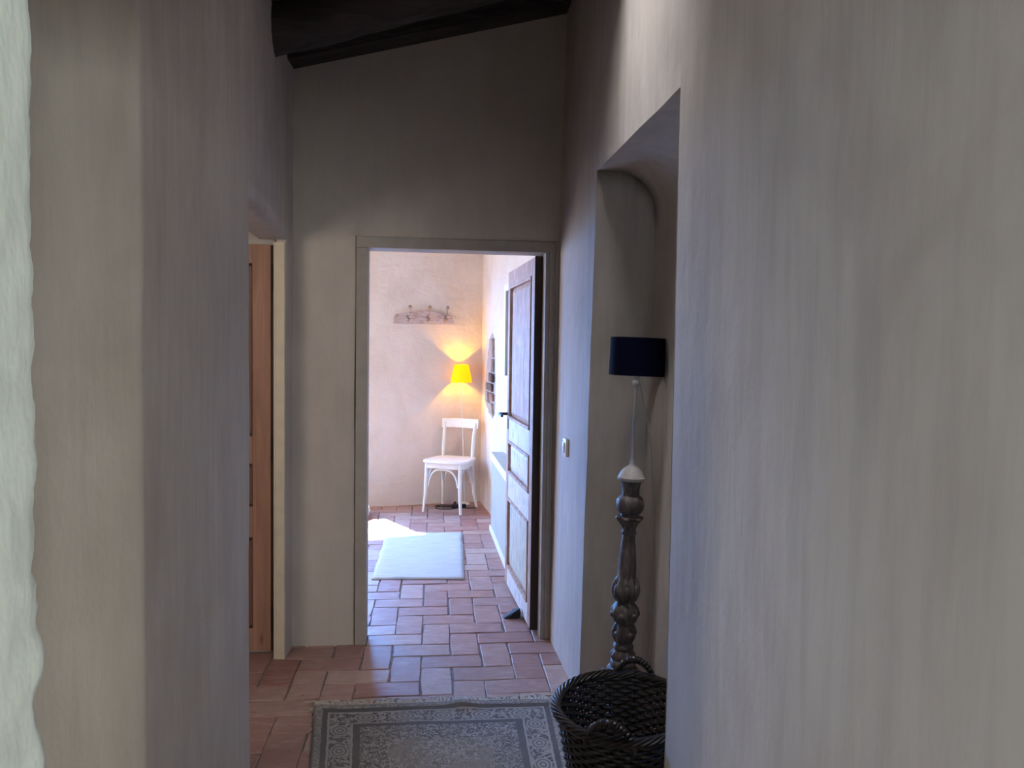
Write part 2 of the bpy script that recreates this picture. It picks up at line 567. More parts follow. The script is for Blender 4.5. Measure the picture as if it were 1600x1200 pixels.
for A, B in zip(rows, rows[1:]):
    for i in range(len(A) - 1):
        s.f.append((A[i], A[i + 1], B[i + 1], B[i]))
tag(s.build('wall_left_near', M['plaster_light']), 'bright rough plaster pier at the left edge of the picture', 'wall', kind='structure')

s = Surf(0.0045)
s.rounded([(-3.0, 1.655), (-0.56, 1.655), (-0.56, 2.69), (-0.73, 2.69), (-0.73, 1.83), (-2.7, 1.83)], 0, 1.99, 0.014)
s.rounded([(-3.0, 1.655), (-0.56, 1.655), (-0.56, 2.69)], 1.99, ZT, 0.014)
s.quad((-0.56, 2.69, 1.99), (-0.61, 3.71, 1.985), (-0.60, 3.71, ZT), (-0.56, 2.69, ZT))
s.quad((-0.73, 2.69, 1.99), (-0.73, 3.71, 1.985), (-0.61, 3.71, 1.985), (-0.56, 2.69, 1.99))
s.quad((-0.73, 1.83, 1.99), (-0.73, 3.71, 1.985), (-0.73, 3.71, ZT), (-0.73, 1.83, ZT))
s.rounded([(-0.655, 3.712), (-0.61, 3.712), (-0.60, YB + 0.01)], 0, 1.985, 0.006)
s.quad((-0.61, 3.71, 1.985), (-0.60, YB + 0.01, 1.985), (-0.595, YB + 0.01, ZT), (-0.60, 3.71, ZT))
tag(s.build('wall_left', M['plaster']), 'grey limewashed corridor wall on the left, holding the side doorway', 'wall', kind='structure')

# wall with the main doorway
OX0, OX1, OZ = -0.300, 0.692, 2.035
s = Surf(0.004)
s.rounded([(-0.62, YB), (OX0, YB), (OX0, 4.03), (-2.1, 4.03)], 0, OZ, 0.008)
s.run([(1.0, 4.03), (OX1, 4.03), (OX1, YB), (0.80, YB)], 0, OZ)
s.quad((-0.62, YB, OZ), (OX0, YB, OZ), (OX0, YB, ZT), (-0.62, YB, ZT))
s.quad((OX0, YB, OZ), (OX1, YB, OZ - 0.004), (OX1, YB, ZT), (OX0, YB, ZT))
s.quad((OX1, YB, OZ - 0.004), (0.80, YB, OZ), (0.80, YB, ZT), (OX1, YB, ZT))
s.quad((OX1, 4.03, OZ), (OX0, 4.03, OZ), (OX0, YB, OZ), (OX1, YB, OZ))
s.quad((1.0, 4.03, OZ), (-2.1, 4.03, OZ), (-2.1, 4.03, ZT), (1.0, 4.03, ZT))
tag(s.build('wall_back', M['plaster_back']), 'dim buff plaster wall around and above the main doorway', 'wall', kind='structure')

# side room behind the left door
s = Surf(0.003)
s.run([(-0.66, 3.80), (-2.7, 3.80), (-2.7, 1.83)], 0, ZT)
s.run([(-0.66, 3.712), (-0.66, 3.80)], 0, 1.985)
tag(s.build('wall_side_room', M['plaster_back']), 'buff wall of the side room glimpsed past the pine door', 'wall', kind='structure')

# far room
def far_y(x):
    return 7.22 + (x + 0.41) * 0.195
def rr_x(y):
    return 0.625 + (7.42 - y) * 0.078
WX0, WX1, WZ0, WZ1 = -1.98, -0.44, 0.80, 2.02
s = Surf(0.007)
for xa, xb, za, zb in ((-2.1, WX0, 0, 3.4), (WX1, 0.80, 0, 3.4), (WX0, WX1, 0, WZ0), (WX0, WX1, WZ1, 3.4)):
    s.quad((xa, far_y(xa), za), (xb, far_y(xb), za), (xb, far_y(xb), zb), (xa, far_y(xa), zb))
for xa, za, xb, zb in ((WX0, WZ0, WX1, WZ0), (WX1, WZ0, WX1, WZ1), (WX1, WZ1, WX0, WZ1), (WX0, WZ1, WX0, WZ0)):
    s.quad((xa, far_y(xa), za), (xb, far_y(xb), zb), (xb, far_y(xb) + 0.10, zb), (xa, far_y(xa) + 0.10, za))
tag(s.build('wall_far', M['plaster_room']), 'cream troweled plaster wall at the end of the far room', 'wall', kind='structure')
s = Surf(0.007)
s.quad((rr_x(7.50), 7.50, 0), (rr_x(4.0), 4.0, 0), (rr_x(4.0), 4.0, 3.4), (rr_x(7.50), 7.50, 3.4))
wfr = tag(s.build('wall_far_right', M['plaster_room']), 'pale plaster side wall of the far room behind the open door', 'wall', kind='structure')
s = Surf(0.004)
for ya, yb, za, zb in ((4.03, 5.14, 0, 3.4), (6.06, 7.0, 0, 3.4), (5.14, 6.06, 0, 0.75), (5.14, 6.06, 2.10, 3.4)):
    s.quad((-2.1, ya, za), (-2.1, yb, za), (-2.1, yb, zb), (-2.1, ya, zb))
for ya, za, yb, zb in ((5.14, 0.75, 6.06, 0.75), (6.06, 0.75, 6.06, 2.10), (6.06, 2.10, 5.14, 2.10), (5.14, 2.10, 5.14, 0.75)):
    s.quad((-2.1, ya, za), (-2.1, yb, zb), (-2.3, yb, zb), (-2.3, ya, za))
tag(s.build('wall_far_left', M['plaster_room']), 'left wall of the far room out of sight behind the pier', 'wall', kind='structure')
bm = bmesh.new()
box(bm, (-2.2, 3.9, 3.3), (1.1, 7.7, 3.4))
tag(obj_bm('ceiling_far', bm, M['plaster_room']), 'plain plaster ceiling of the far room', 'ceiling', kind='structure')

# hall behind the camera, lobby on the left
s = Surf(0.003)
s.run([(-0.42, -2.7), (3.0, -2.7), (3.0, 0.40), (XR + 0.015, 0.40)], 0, ZT)
tag(s.build('wall_hall', M['plaster']), 'limewashed wall of the hall behind the viewer', 'wall', kind='structure')
s = Surf(0.003)
s.run([(-3.0, 0.93), (-3.0, 1.655)], 0, ZT)
tag(s.build('wall_lobby', M['plaster_light']), 'end wall of the small lobby on the left', 'wall', kind='structure')

# unseen backing added on the right, keeps sky light out of the seams
bm = bmesh.new()
box(bm, (1.06, 0.45, -0.1), (1.20, 7.75, 3.9))
box(bm, (0.99, 2.0, -0.1), (1.06, 3.3, 3.5))
tag(obj_bm('wall_backing', bm, M['plaster']), 'added backing behind the right-hand walls, out of sight, sealing light leaks', 'wall', kind='structure')

# unseen block added overhead to shade the upper doorway wall
bm = bmesh.new()
box(bm, (-0.42, 0.42, 2.02), (0.72, 0.82, 3.5), 0.01)
tag(obj_bm('wall_shade_block', bm, M['plaster']), 'unseen added block above the viewer, shading the upper doorway wall', 'wall', kind='structure')

# window of the far room
win = tag(empty('window_1', (-1.21, far_y(-1.21) + 0.06, WZ0), math.atan(0.195)), 'white casement window in the end wall of the far room', 'window', kind='structure')
for nm, lo, hi in (('frame_side', (-0.86, -.02, -.05), (-0.765, .03, 1.27)), ('frame_side', (0.675, -.02, -.05), (0.86, .03, 1.27)), ('frame_rail', (-0.765, -.02, -.05), (0.675, .03, .03)), ('frame_rail', (-0.765, -.02, 1.18), (0.675, .03, 1.27)), ('mullion', (-0.02, -.02, .05), (0.02, .03, 1.15))):
    bm = bmesh.new()
    box(bm, lo, hi, 0.004)
    obj_bm(nm, bm, M['white_paint'], win)
win = tag(empty('added_window_3', (-2.22, 5.60, 0.75), 0), 'added white window frame at the far-left fill, out of sight', 'window', kind='structure')  # opening and frame added to dress the far-left fill
for nm, lo, hi in (('frame_side', (-.025, -0.50, -.04), (.025, -0.43, 1.39)), ('frame_side', (-.025, 0.43, -.04), (.025, 0.50, 1.39)), ('frame_rail', (-.025, -0.43, -.04), (.025, 0.43, .04)), ('frame_rail', (-.025, -0.43, 1.31), (.025, 0.43, 1.39))):
    bm = bmesh.new()
    box(bm, lo, hi, 0.004)
    obj_bm(nm, bm, M['white_paint'], win)

# frames and panes added on solid walls to dress the fill lights
for nm, loc, rz, hw, z0, z1, lab in (('added_window_4', (2.975, -0.9, 0), PI / 2, 0.65, 0.80, 2.20, 'unseen added window frame at the hall fill on the right'),
                                     ('added_window_5', (1.2, -2.675, 0), PI, 0.40, 1.15, 2.05, 'unseen added window frame at the fill straight behind the viewer'),
                                     ('added_window_6', (-2.975, 1.46, 0), -PI / 2, 0.16, 0.15, 0.85, 'unseen added low window frame at the lobby fill'),
                                     ('added_window_7', (-1.35, 1.855, 0), PI, 0.35, 1.25, 1.95, 'unseen added window frame at the side room fill')):
    wn_ = tag(empty(nm, loc, rz), lab, 'window', kind='structure')
    for pn, lo, hi, m in (('frame_side', (-hw - 0.05, -0.02, z0 - 0.05), (-hw, 0.02, z1 + 0.05), 'white_paint'), ('frame_side', (hw, -0.02, z0 - 0.05), (hw + 0.05, 0.02, z1 + 0.05), 'white_paint'),
                          ('frame_rail', (-hw, -0.02, z0 - 0.05), (hw, 0.02, z0), 'white_paint'), ('frame_rail', (-hw, -0.02, z1), (hw, 0.02, z1 + 0.05), 'white_paint'), ('pane', (-hw, -0.004, z0), (hw, 0.004, z1), 'roof_pane')):
        bm = bmesh.new()
        box(bm, lo, hi, 0.003 if pn != 'pane' else 0.0)
        obj_bm(pn, bm, M[m], wn_)

# ground outside the far window
M['earth'] = flat('garden_ground', (0.42, 0.34, 0.25), 0.95, 0, 2, 0.3, 0.5)
bm = bmesh.new()
box(bm, (-16, 7.85, -0.30), (12, 40, -0.20))
box(bm, (-30, -6, -0.30), (-3.15, 7.85, -0.20))
box(bm, (-3.1, 4.2, -0.25), (-2.9, 6.95, 5.0))  # added unseen wall, blocks the sky at the left opening
tag(obj_bm('ground_outside', bm, M['earth']), 'garden ground outside the far room and an added sky-blocking wall', 'ground', kind='structure')

# ceiling boards (with the roof-light opening) and beams
SKX0, SKX1, SKY0, SKY1 = -0.02, 0.62, 2.00, 2.56
bm = bmesh.new()
def slab(x0, x1, y0, y1):
    vs = [bm.verts.new((x, y, ceil_z(x) + dz)) for x in (x0, x1) for y in (y0, y1) for dz in (0, 0.05)]
    for f in [(0, 1, 3, 2), (4, 6, 7, 5), (0, 4, 5, 1), (2, 3, 7, 6), (0, 2, 6, 4), (1, 5, 7, 3)]:
        bm.faces.new([vs[i] for i in f])
for a in ((-3.1, SKX0, -2.9, 4.0), (SKX1, 1.3, -2.9, 4.0), (SKX0, SKX1, -2.9, SKY0), (SKX0, SKX1, SKY1, 4.0)):
    slab(*a)
vs = [bm.verts.new(p) for p in ((1.3, -2.9, 3.36), (3.2, -2.9, 3.36), (3.2, 4.0, 3.36), (1.3, 4.0, 3.36))]
bm.faces.new(vs)
ceil = tag(obj_bm('ceiling', bm, M['boards']), 'dark sloping board ceiling above the corridor', 'ceiling', kind='structure')

def log(y, z_left, slope, r0_, r1_, seed, squared=False):
    bm = bmesh.new()
    n = 26
    pts, rads = [], []
    for i in range(n + 1):
        x = -0.66 + 1.48 * i / n
        r = r0_ + (r1_ - r0_) * i / n
        pts.append((x, y + 0.012 * noise.noise(Vector((x * 2, seed, 0))), z_left + slope * (x + 0.59) + r + 0.012 * noise.noise(Vector((x * 2.2, seed + 5, 0)))))
        rads.append(r * (1 + 0.07 * noise.noise(Vector((x * 4, seed + 9, 0)))))
    tube(bm, pts, rads, 4 if squared else 14, flat_=1.0)
    for q in bm.verts:
        q.co += noise.noise_vector(q.co * 9 + Vector((seed, 0, 0))) * 0.006
    return obj_bm('beam', bm, M['beam'], ceil, not squared)
o = log(3.30, 2.675, 0.318, 0.105, 0.082, 1)
o['label'] = 'thick round dark log beam nearest the doorway wall'
log(2.68, 2.70, 0.30, 0.10, 0.085, 14)
log(1.50, 2.70, 0.30, 0.10, 0.085, 23)
log(0.55, 2.70, 0.30, 0.10, 0.085, 31)
bm = bmesh.new()
vs = [bm.verts.new((x, y, 2.815 + 0.263 * (x + 0.6) + dz)) for x in (-0.64, 0.80) for y in (3.70, 3.86) for dz in (0, 0.14)]
for f in [(0, 1, 3, 2), (4, 6, 7, 5), (0, 4, 5, 1), (2, 3, 7, 6), (0, 2, 6, 4), (1, 5, 7, 3)]:
    bm.faces.new([vs[i] for i in f])
bmesh.ops.bevel(bm, geom=list(bm.edges), offset=0.012, segments=2, affect='EDGES')
o = obj_bm('beam', bm, M['beam'], ceil)
o['label'] = 'squared black beam against the doorway wall'
# roof light: shaft and frosted pane
s = Surf(0.0)
s.run([(SKX0, SKY0), (SKX1, SKY0), (SKX1, SKY1), (SKX0, SKY1), (SKX0, SKY0)], 2.94, 3.80, 0.2)
rl = tag(s.build('window_2', M['plaster']), 'roof light with a plastered shaft above the corridor', 'window', kind='structure')
bm = bmesh.new()
box(bm, (SKX0, SKY0, 3.78), (SKX1, SKY1, 3.80))
obj_bm('pane', bm, M['roof_pane'], rl)
bm = bmesh.new()
box(bm, (-3.2, -3.0, 4.0), (3.3, 4.1, 4.05))  # added deck, keeps direct sun out of the roof light
tag(obj_bm('sun_block_deck', bm, M['boards']), 'added deck above the roof light, out of sight, keeping the sun out', 'roof', kind='structure')

# door frames
tr = tag(empty('trim_1', (0, 0, 0)), 'buff painted frame of the main doorway', 'door frame', kind='structure')
for nm, lo, hi in (('jamb', (-0.297, 3.842, 0.0), (-0.241, 3.99, 1.977)), ('jamb', (0.641, 3.842, 0.0), (0.690, 3.99, 1.977)), ('head', (-0.297, 3.842, 1.977), (0.690, 3.99, 2.033))):
    bm = bmesh.new()
    box(bm, lo, hi, 0.004)
    obj_bm(nm, bm, M['frame_paint'], tr)
bm = bmesh.new()
box(bm, (0.662, 3.834, 0.0), (0.672, 3.843, 1.985), 0.002)
obj_bm('bead', bm, M['frame_paint'], tr)
tr = tag(empty('trim_2', (0, 0, 0)), 'cream painted far jamb of the side doorway', 'door frame', kind='structure')
for nm, lo, hi in (('jamb', (-0.652, 3.694, 0.0), (-0.612, 3.712, 1.972)), ('jamb_stop', (-0.664, 3.70, 0.0), (-0.652, 3.716, 1.972))):
    bm = bmesh.new()
    box(bm, lo, hi, 0.003)
    obj_bm(nm, bm, M['cream_paint'], tr)

# doors: stiles, rails, mouldings and panels; origin at the hinge foot, leaf runs along +x, front faces -y
ZR = ((0.0, 0.12), (0.56, 0.709), (0.914, 1.047), (1.865, 1.955))
def door(name, label, loc, rz, width, mats, flip=False):
    d = tag(empty(name, loc, rz), label, 'door', kind='structure')
    t = 0.042
    sw = 0.085
    for x0, x1, m in ((0.0, sw, mats['stile']), (width - sw, width, mats['stile'])):
        bm = bmesh.new()
        box(bm, (x0, 0, 0.006), (x1, t, 1.955), 0.003)
        obj_bm('stile', bm, m, d)
    for i, (a, b) in enumerate(ZR):
        bm = bmesh.new()
        box(bm, (sw, 0.001, max(a, 0.006)), (width - sw, t - 0.001, b), 0.003)
        obj_bm('rail', bm, mats['rail_top'] if i == 3 else mats['rail'], d)
    for i, ((_, a), (b, _)) in enumerate(zip(ZR, ZR[1:])):
        pm = mats['panel'][i]
        npl = 4
        fw = (width - 2 * sw) / npl
        panel_v, panel_f = [], []
        # raised-and-fielded panel
        x0, x1 = sw, width - sw
        for yy, ins in ((0.016, 0.0), (0.016, 0.018), (0.008, 0.045)):
            panel_v += [(x0 + ins, yy, a + ins), (x1 - ins, yy, a + ins), (x1 - ins, yy, b - ins), (x0 + ins, yy, b - ins)]
        for r in (0, 4):
            for q in range(4):
                panel_f.append((r + q, r + (q + 1) % 4, r + 4 + (q + 1) % 4, r + 4 + q))
        panel_f.append((8, 9, 10, 11))
        o0 = len(panel_v)
        panel_v += [(x0, t - 0.012, a), (x1, t - 0.012, a), (x1, t - 0.012, b), (x0, t - 0.012, b)]
        panel_f.append((o0 + 3, o0 + 2, o0 + 1, o0))
        p = obj('panel', panel_v, panel_f, pm, d)
        # moulding round the panel
        bm = bmesh.new()
        for lo, hi in (((x0, -0.006, a), (x0 + 0.018, 0.020, b)), ((x1 - 0.018, -0.006, a), (x1, 0.020, b)), ((x0, -0.006, a), (x1, 0.020, a + 0.018)), ((x0, -0.006, b - 0.018), (x1, 0.020, b))):
            box(bm, lo, hi, 0.005)
        obj_bm('moulding', bm, mats['mould'], p)
        if i == 2 and mats.get('plank'):
            for q in (1.25, 2.9):
                bm = bmesh.new()
                xx = x0 + 0.045 + (x1 - x0 - 0.09) * q / 4
                box(bm, (xx - 0.003, 0.0072, a + 0.05), (xx + 0.004, 0.009, b - 0.05), 0.001)
                obj_bm('plank_bead', bm, pm, p)
    return d

pale = dict(stile=M['door_pale'], rail=M['door_rail'], rail_top=M['door_pale'], panel=[M['door_lower'], M['door_rail'], M['door_pale']], mould=M['door_pale'], plank=True)
HX, HY = 0.601, 3.935
ang = math.atan2(0.87, -0.034)
d1 = door('door_1', 'weathered pale panelled door standing open into the far room', (HX, HY, 0.012), ang, 0.865, pale)
# leaf front (-y local) must look towards -X: local +x along ang, local -y = right of travel; mirror so that it faces the room
d1.scale = (1, -1, 1)
bm = bmesh.new()
box(bm, (-0.006, 0.000, 0.004), (0.002, 0.043, 1.958), 0.001)
o = obj_bm('hinge_strip', bm, M['edge_and_gap'], d1)
o['label'] = 'dark stained hinge edge'
for z in (0.25, 1.0, 1.72):
    bm = bmesh.new()
    tube(bm, [(-0.008, 0.046, z - 0.05), (-0.008, 0.046, z + 0.05)], 0.007, 8)
    obj_bm('hinge', bm, M['black'], d1)
bm = bmesh.new()
box(bm, (0.792, -0.004, 0.98), (0.826, 0.0, 1.16), 0.002)
hp = obj_bm('handle_plate', bm, M['black'], d1)
bm = bmesh.new()
tube(bm, [(0.81, 0.0, 1.075), (0.81, -0.045, 1.075), (0.80, -0.055, 1.075), (0.70, -0.055, 1.07)], [0.009, 0.009, 0.010, 0.008], 8)
obj_bm('lever', bm, M['black'], hp)
bm = bmesh.new()
box(bm, (0.866, 0.006, 1.0), (0.869, 0.036, 1.14), 0.001)
obj_bm('lock_plate', bm, M['black'], d1)

pine = dict(stile=M['pine'], rail=M['pine'], rail_top=M['pine'], panel=[M['pine']] * 3, mould=M['pine_dark'])
d2 = door('door_2', 'orange-brown pine panelled door standing open in the side room', (-0.688, 3.765, 0.012), PI, 0.80, pine)
d2.scale = (1, -1, 1)
bm = bmesh.new()
box(bm, (-0.020, 0.010, 0.0), (0.002, 0.036, 1.955), 0.001)  # dark strip stands in for the shaded gap beside the frame
obj_bm('hinge_strip', bm, M['edge_and_gap'], d2)
for z in (0.16, 0.98, 1.80):
    bm = bmesh.new()
    tube(bm, [(-0.008, 0.046 - 0.046 - 0.004, z - 0.06), (-0.008, -0.004, z + 0.06)], 0.007, 8)
    obj_bm('hinge', bm, M['black'], d2)

# ------------------------------------------------------------------ exposed stone in the far room's side wall
bm = bmesh.new()
prof = [(6.78, 1.60), (6.70, 1.50), (6.66, 1.30), (6.66, 1.05), (6.70, 0.92), (6.80, 0.87), (6.98, 0.93), (7.16, 0.98), (7.20, 1.10), (7.12, 1.28), (7.05, 1.45), (6.92, 1.60), (6.85, 1.63)]
f0 = [bm.verts.new((rr_x(y) + 0.004, y, z)) for y, z in prof]
f1 = [bm.verts.new((rr_x(y) - 0.003, y, z)) for y, z in prof]
bm.faces.new(f1)
for i in range(len(prof)):
    bm.faces.new((f0[i], f0[(i + 1) % len(prof)], f1[(i + 1) % len(prof)], f1[i]))
M['stone_bed'] = flat('stone_bed_mortar', (0.50, 0.40, 0.32), 0.95, 0, 18, 0.4, 0.6)
M['stone'] = flat('rough_stone', (0.42, 0.33, 0.26), 0.9, 0, 22, 0.45, 0.8)
M['stone_dark'] = flat('dark_stone', (0.12, 0.085, 0.07), 0.9, 0, 40, 0.5, 0.8)
M['stone_red'] = flat('reddish_brick_stone', (0.33, 0.16, 0.11), 0.9, 0, 30, 0.5, 0.8)
sb = obj_bm('stone_patch', bm, M['stone_bed'], wfr)
sb['label'] = 'irregular patch of exposed stonework in the plaster'
for y, z, hy, hz, m in ((6.82, 1.50, 0.10, 0.085, 'stone'), (6.86, 1.345, 0.16, 0.055, 'stone'), (6.84, 1.235, 0.155, 0.04, 'stone_dark'), (6.92, 1.145, 0.20, 0.036, 'stone_dark'), (6.80, 1.06, 0.11, 0.035, 'stone_red'), (7.02, 1.05, 0.095, 0.05, 'stone'), (6.82, 0.955, 0.105, 0.05, 'stone')):
    bm = bmesh.new()
    box(bm, (rr_x(y) - 0.022, y - hy, z - hz), (rr_x(y) + 0.006, y + hy, z + hz), 0.012)
    for q in bm.verts:
        q.co += noise.noise_vector(q.co * 14) * 0.010
    obj_bm('stone', bm, M[m], sb)

# ------------------------------------------------------------------ patterned rug in the foreground
def rug_mat():
    k = NT('faded_persian_rug', 0.95)
    uv = k.n('ShaderNodeUVMap')
    sep = k.n('ShaderNodeSeparateXYZ')
    # a little weaving irregularity
    wn = k.n('ShaderNodeTexNoise')
    k.put(wn.inputs['Vector'], uv.outputs[0])
    wn.inputs['Scale'].default_value = 26
    va = k.n('ShaderNodeVectorMath', operation='MULTIPLY_ADD')
    k.t.links.new(wn.outputs['Color'], va.inputs[0])
    va.inputs[1].default_value = (0.008, 0.008, 0)
    k.t.links.new(uv.outputs[0], va.inputs[2])
    k.t.links.new(va.outputs[0], sep.inputs[0])
    X, Y = sep.outputs[0], sep.outputs[1]          # metres: x 0..1.0, y 0..1.5 from the far edge
    dx = k.math('MINIMUM', X, k.math('SUBTRACT', 1.0, X))
    dy = k.math('MINIMUM', Y, k.math('SUBTRACT', 1.5, Y))
    d = k.math('MINIMUM', dx, dy)
    side = k.math('LESS_THAN', dx, dy)              # 1 on the long borders
    along = k.math('ADD', k.math('MULTIPLY', side, Y), k.math('MULTIPLY', k.math('SUBTRACT', 1.0, side), X))
    def band(lo, hi):
        return k.math('MULTIPLY', k.math('GREATER_THAN', d, lo), k.math('LESS_THAN', d, hi))
    # medallions along the main border
    per = 0.155
    u = k.math('SUBTRACT', k.math('FRACT', k.math('DIVIDE', k.math('ADD', along, 0.02), per)), 0.5)
    u = k.math('MULTIPLY', u, per)
    vv = k.math('SUBTRACT', d, 0.112)
    r = k.math('SQRT', k.math('ADD', k.math('MULTIPLY', k.math('POWER', k.math('MULTIPLY', u, 0.8), 2.0), 1.0), k.math('POWER', vv, 2.0)))
    rings = k.math('GREATER_THAN', k.math('SINE', k.math('MULTIPLY', r, 420.0)), -0.1)
    inm = k.math('LESS_THAN', r, 0.036)
    leaf = k.math('GREATER_THAN', k.noise(k.mapping(uv.outputs[0], (42, 42, 1)), 1.0, 3, 0.6, 1.2), 0.50)
    leaf2 = k.math('GREATER_THAN', k.noise(k.mapping(uv.outputs[0], (70, 70, 1), (3, 8, 0)), 1.0, 3, 0.6, 1.5), 0.51)
    light, mid, dark = (0.34, 0.315, 0.30), (0.18, 0.165, 0.16), (0.085, 0.078, 0.08)
    border = k.mix(leaf, dark, light)
    med = k.mix(rings, (0.15, 0.13, 0.13), light)
    border = k.mix(inm, border, med)
    fld = k.mix(leaf2, (0.15, 0.135, 0.13), (0.36, 0.325, 0.30))
    patch = k.ramp(k.noise(k.mapping(uv.outputs[0], (7, 7, 1), (1, 2, 0)), 1.0, 3, 0.6, 0.8), 0.46, 0.60)
    fld = k.mix(k.math('MULTIPLY', patch, 0.65), fld, (0.22, 0.19, 0.16))
    narrow = k.mix(leaf2, mid, light)
    col = fld
    col = k.mix(band(-1, 0.012), col, mid)
    col = k.mix(band(0.012, 0.040), col, narrow)
    col = k.mix(band(0.040, 0.062), col, dark)
    col = k.mix(band(0.062, 0.070), col, light)
    col = k.mix(band(0.070, 0.154), col, border)
    col = k.mix(band(0.154, 0.162), col, light)
    col = k.mix(band(0.162, 0.190), col, dark)
    col = k.mix(band(0.190, 0.30), col, k.mix(leaf2, dark, light))
    fade = k.ramp(k.noise(k.mapping(uv.outputs[0], (3, 3, 1)), 1.0, 4), 0.35, 0.7, 0.05, 0.45)
    col = k.mix(fade, col, (0.21, 0.19, 0.175))
    pile = k.noise(k.mapping(uv.outputs[0], (330, 330, 1)), 1.0, 2)
    return k.out(col, k.bump(k.math('ADD', pile, k.math('MULTIPLY', leaf2, 0.35)), 0.6, 0.003))

M['rug'] = rug_mat()
rug = tag(empty('patterned_rug', (0.1, 2.4, 0.0)), 'faded grey patterned rug with a fringed end on the corridor floor', 'rug')
NU, NV = 60, 90
A_, B_, D_, E_ = Vector((-0.407, 3.165)), Vector((0.607, 3.135)), Vector((0.497, 1.70)), Vector((-0.268, 1.70))
def rug_z(u, v):
    z = 0.0085 + 0.0035 * (1 + noise.noise(Vector((u * 5, v * 5, 3)))) * 0.5
    ridge = math.exp(-((v - 0.014) / 0.016) ** 2)
    z += ridge * (0.010 + 0.012 * max(0, noise.noise(Vector((u * 7, 1.5, 0)))))
    z += 0.012 * math.exp(-((u - 0.60) / 0.05) ** 2 - ((v - 0.02) / 0.03) ** 2)
    return z
vs, fs, uvs = [], [], []
for j in range(NV + 1):
    for i in range(NU + 1):
        u, v = i / NU, j / NV
        p = A_.lerp(B_, u).lerp(E_.lerp(D_, u), v)
        wv = 0.006 * noise.noise(Vector((u * 6, v * 9, 8)))
        vs.append((p.x - 0.1, p.y - 2.4 + wv, rug_z(u, v)))
        uvs.append((u * 1.0, v * 1.5))
nb = len(vs)
vs += [(x, y, 0.003) for x, y, z in vs]
for j in range(NV):
    for i in range(NU):
        a = j * (NU + 1) + i
        fs.append((a, a + NU + 1, a + NU + 2, a + 1))
per = [(i, 0) for i in range(NU)] + [(NU, j) for j in range(NV)] + [(i, NV) for i in range(NU, 0, -1)] + [(0, j) for j in range(NV, 0, -1)]
idx = [j * (NU + 1) + i for i, j in per]
for a, b in zip(idx, idx[1:] + idx[:1]):
    fs.append((a, b, b + nb, a + nb))
o = obj('pile', vs, fs, M['rug'], rug, True)
ul = o.data.uv_layers.new(name='uv')
for lp in o.data.loops:
    ul.data[lp.index].uv = uvs[lp.vertex_index % nb]
M['fringe'] = flat('rug_fringe_cotton', (0.52, 0.46, 0.40), 0.95, 0, 60, 0.3)
bm = bmesh.new()
rf = random.Random(5)
for i in range(170):
    u = (i + rf.uniform(-.3, .3)) / 169
    p = A_.lerp(B_, min(1, max(0, u)))
    L = rf.uniform(0.028, 0.070)
    a = rf.uniform(-1.1, 1.1)
    z0 = rug_z(u, 0)
    q = [(p.x - 0.1, p.y - 2.4 - 0.004, z0), (p.x - 0.1 + 0.4 * L * math.sin(a), p.y - 2.4 + L * 0.5, z0 * 0.8 + 0.004), (p.x - 0.1 + L * math.sin(a * 1.6), p.y - 2.4 + L * math.cos(a * 0.6), 0.006)]
    tube(bm, q, [0.0046, 0.0040, 0.0022], 5)
for s_ in (0, 1):
    for i in range(26):
        v = rf.uniform(0, 0.02) if i < 8 else rf.uniform(0, 0.9)
        e = (A_.lerp(E_, v), B_.lerp(D_, v))[s_]
        sg = -1 if s_ == 0 else 1
        L = rf.uniform(0.006, 0.030 if i < 8 else 0.012)
        tube(bm, [(e.x - 0.1, e.y - 2.4, 0.008), (e.x - 0.1 + sg * L * .6, e.y - 2.4 + rf.uniform(-.01, .01), 0.008), (e.x - 0.1 + sg * L, e.y - 2.4 + rf.uniform(-.02, .02), 0.005)], 0.002, 4)
o = obj_bm('fringe', bm, M['fringe'], rug, True)
o['kind'] = 'stuff'

# ------------------------------------------------------------------ white mat in the far room
k = NT('white_woven_cotton', 0.95)
v = k.tc.outputs['Object']
rib = k.noise(k.mapping(v, (6, 160, 1)), 1.0, 3, 0.6, 0.3)
fl = k.noise(v, 90, 3)
M['mat'] = k.out(k.mix(k.ramp(rib, 0.35, 0.7), (0.60, 0.60, 0.59), (0.43, 0.43, 0.43)), k.bump(k.math('ADD', rib, k.math('MULTIPLY', fl, 0.5)), 0.9, 0.006))
mat_o = (0.05, 5.5)
Q = [Vector((-0.227, 6.16)), Vector((0.376, 6.142)), Vector((0.318, 4.885)), Vector((-0.275, 4.93))]
NU, NV = 24, 48
vs, fs = [], []
for j in range(NV + 1):
    for i in range(NU + 1):
        u, vv = i / NU, j / NV
        p = Q[0].lerp(Q[1], u).lerp(Q[3].lerp(Q[2], u), vv)
        e = min(u, 1 - u) * 0.6
        e2 = min(vv, 1 - vv) * 1.25
        z = 0.011 * min(1, (min(e, e2) / 0.012 + 0.35)) + 0.003 * noise.noise(Vector((u * 4, vv * 8, 2)))
        if vv > 0.97:
            z += 0.006 * max(0, noise.noise(Vector((u * 5, 0, 4))))
        ed = 0.010 * noise.noise(Vector((p.x * 6, p.y * 6, 1)))
        vs.append((p.x - mat_o[0] + ed, p.y - mat_o[1] + 0.6 * ed, z + 0.002))
nb = len(vs)
vs += [(x, y, 0.003) for x, y, z in vs]
for j in range(NV):
    for i in range(NU):
        a = j * (NU + 1) + i
        fs.append((a, a + NU + 1, a + NU + 2, a + 1))
per = [(i, 0) for i in range(NU)] + [(NU, j) for j in range(NV)] + [(i, NV) for i in range(NU, 0, -1)] + [(0, j) for j in range(NV, 0, -1)]
idx = [j * (NU + 1) + i for i, j in per]
for a, b in zip(idx, idx[1:] + idx[:1]):
    fs.append((a, b, b + nb, a + nb))
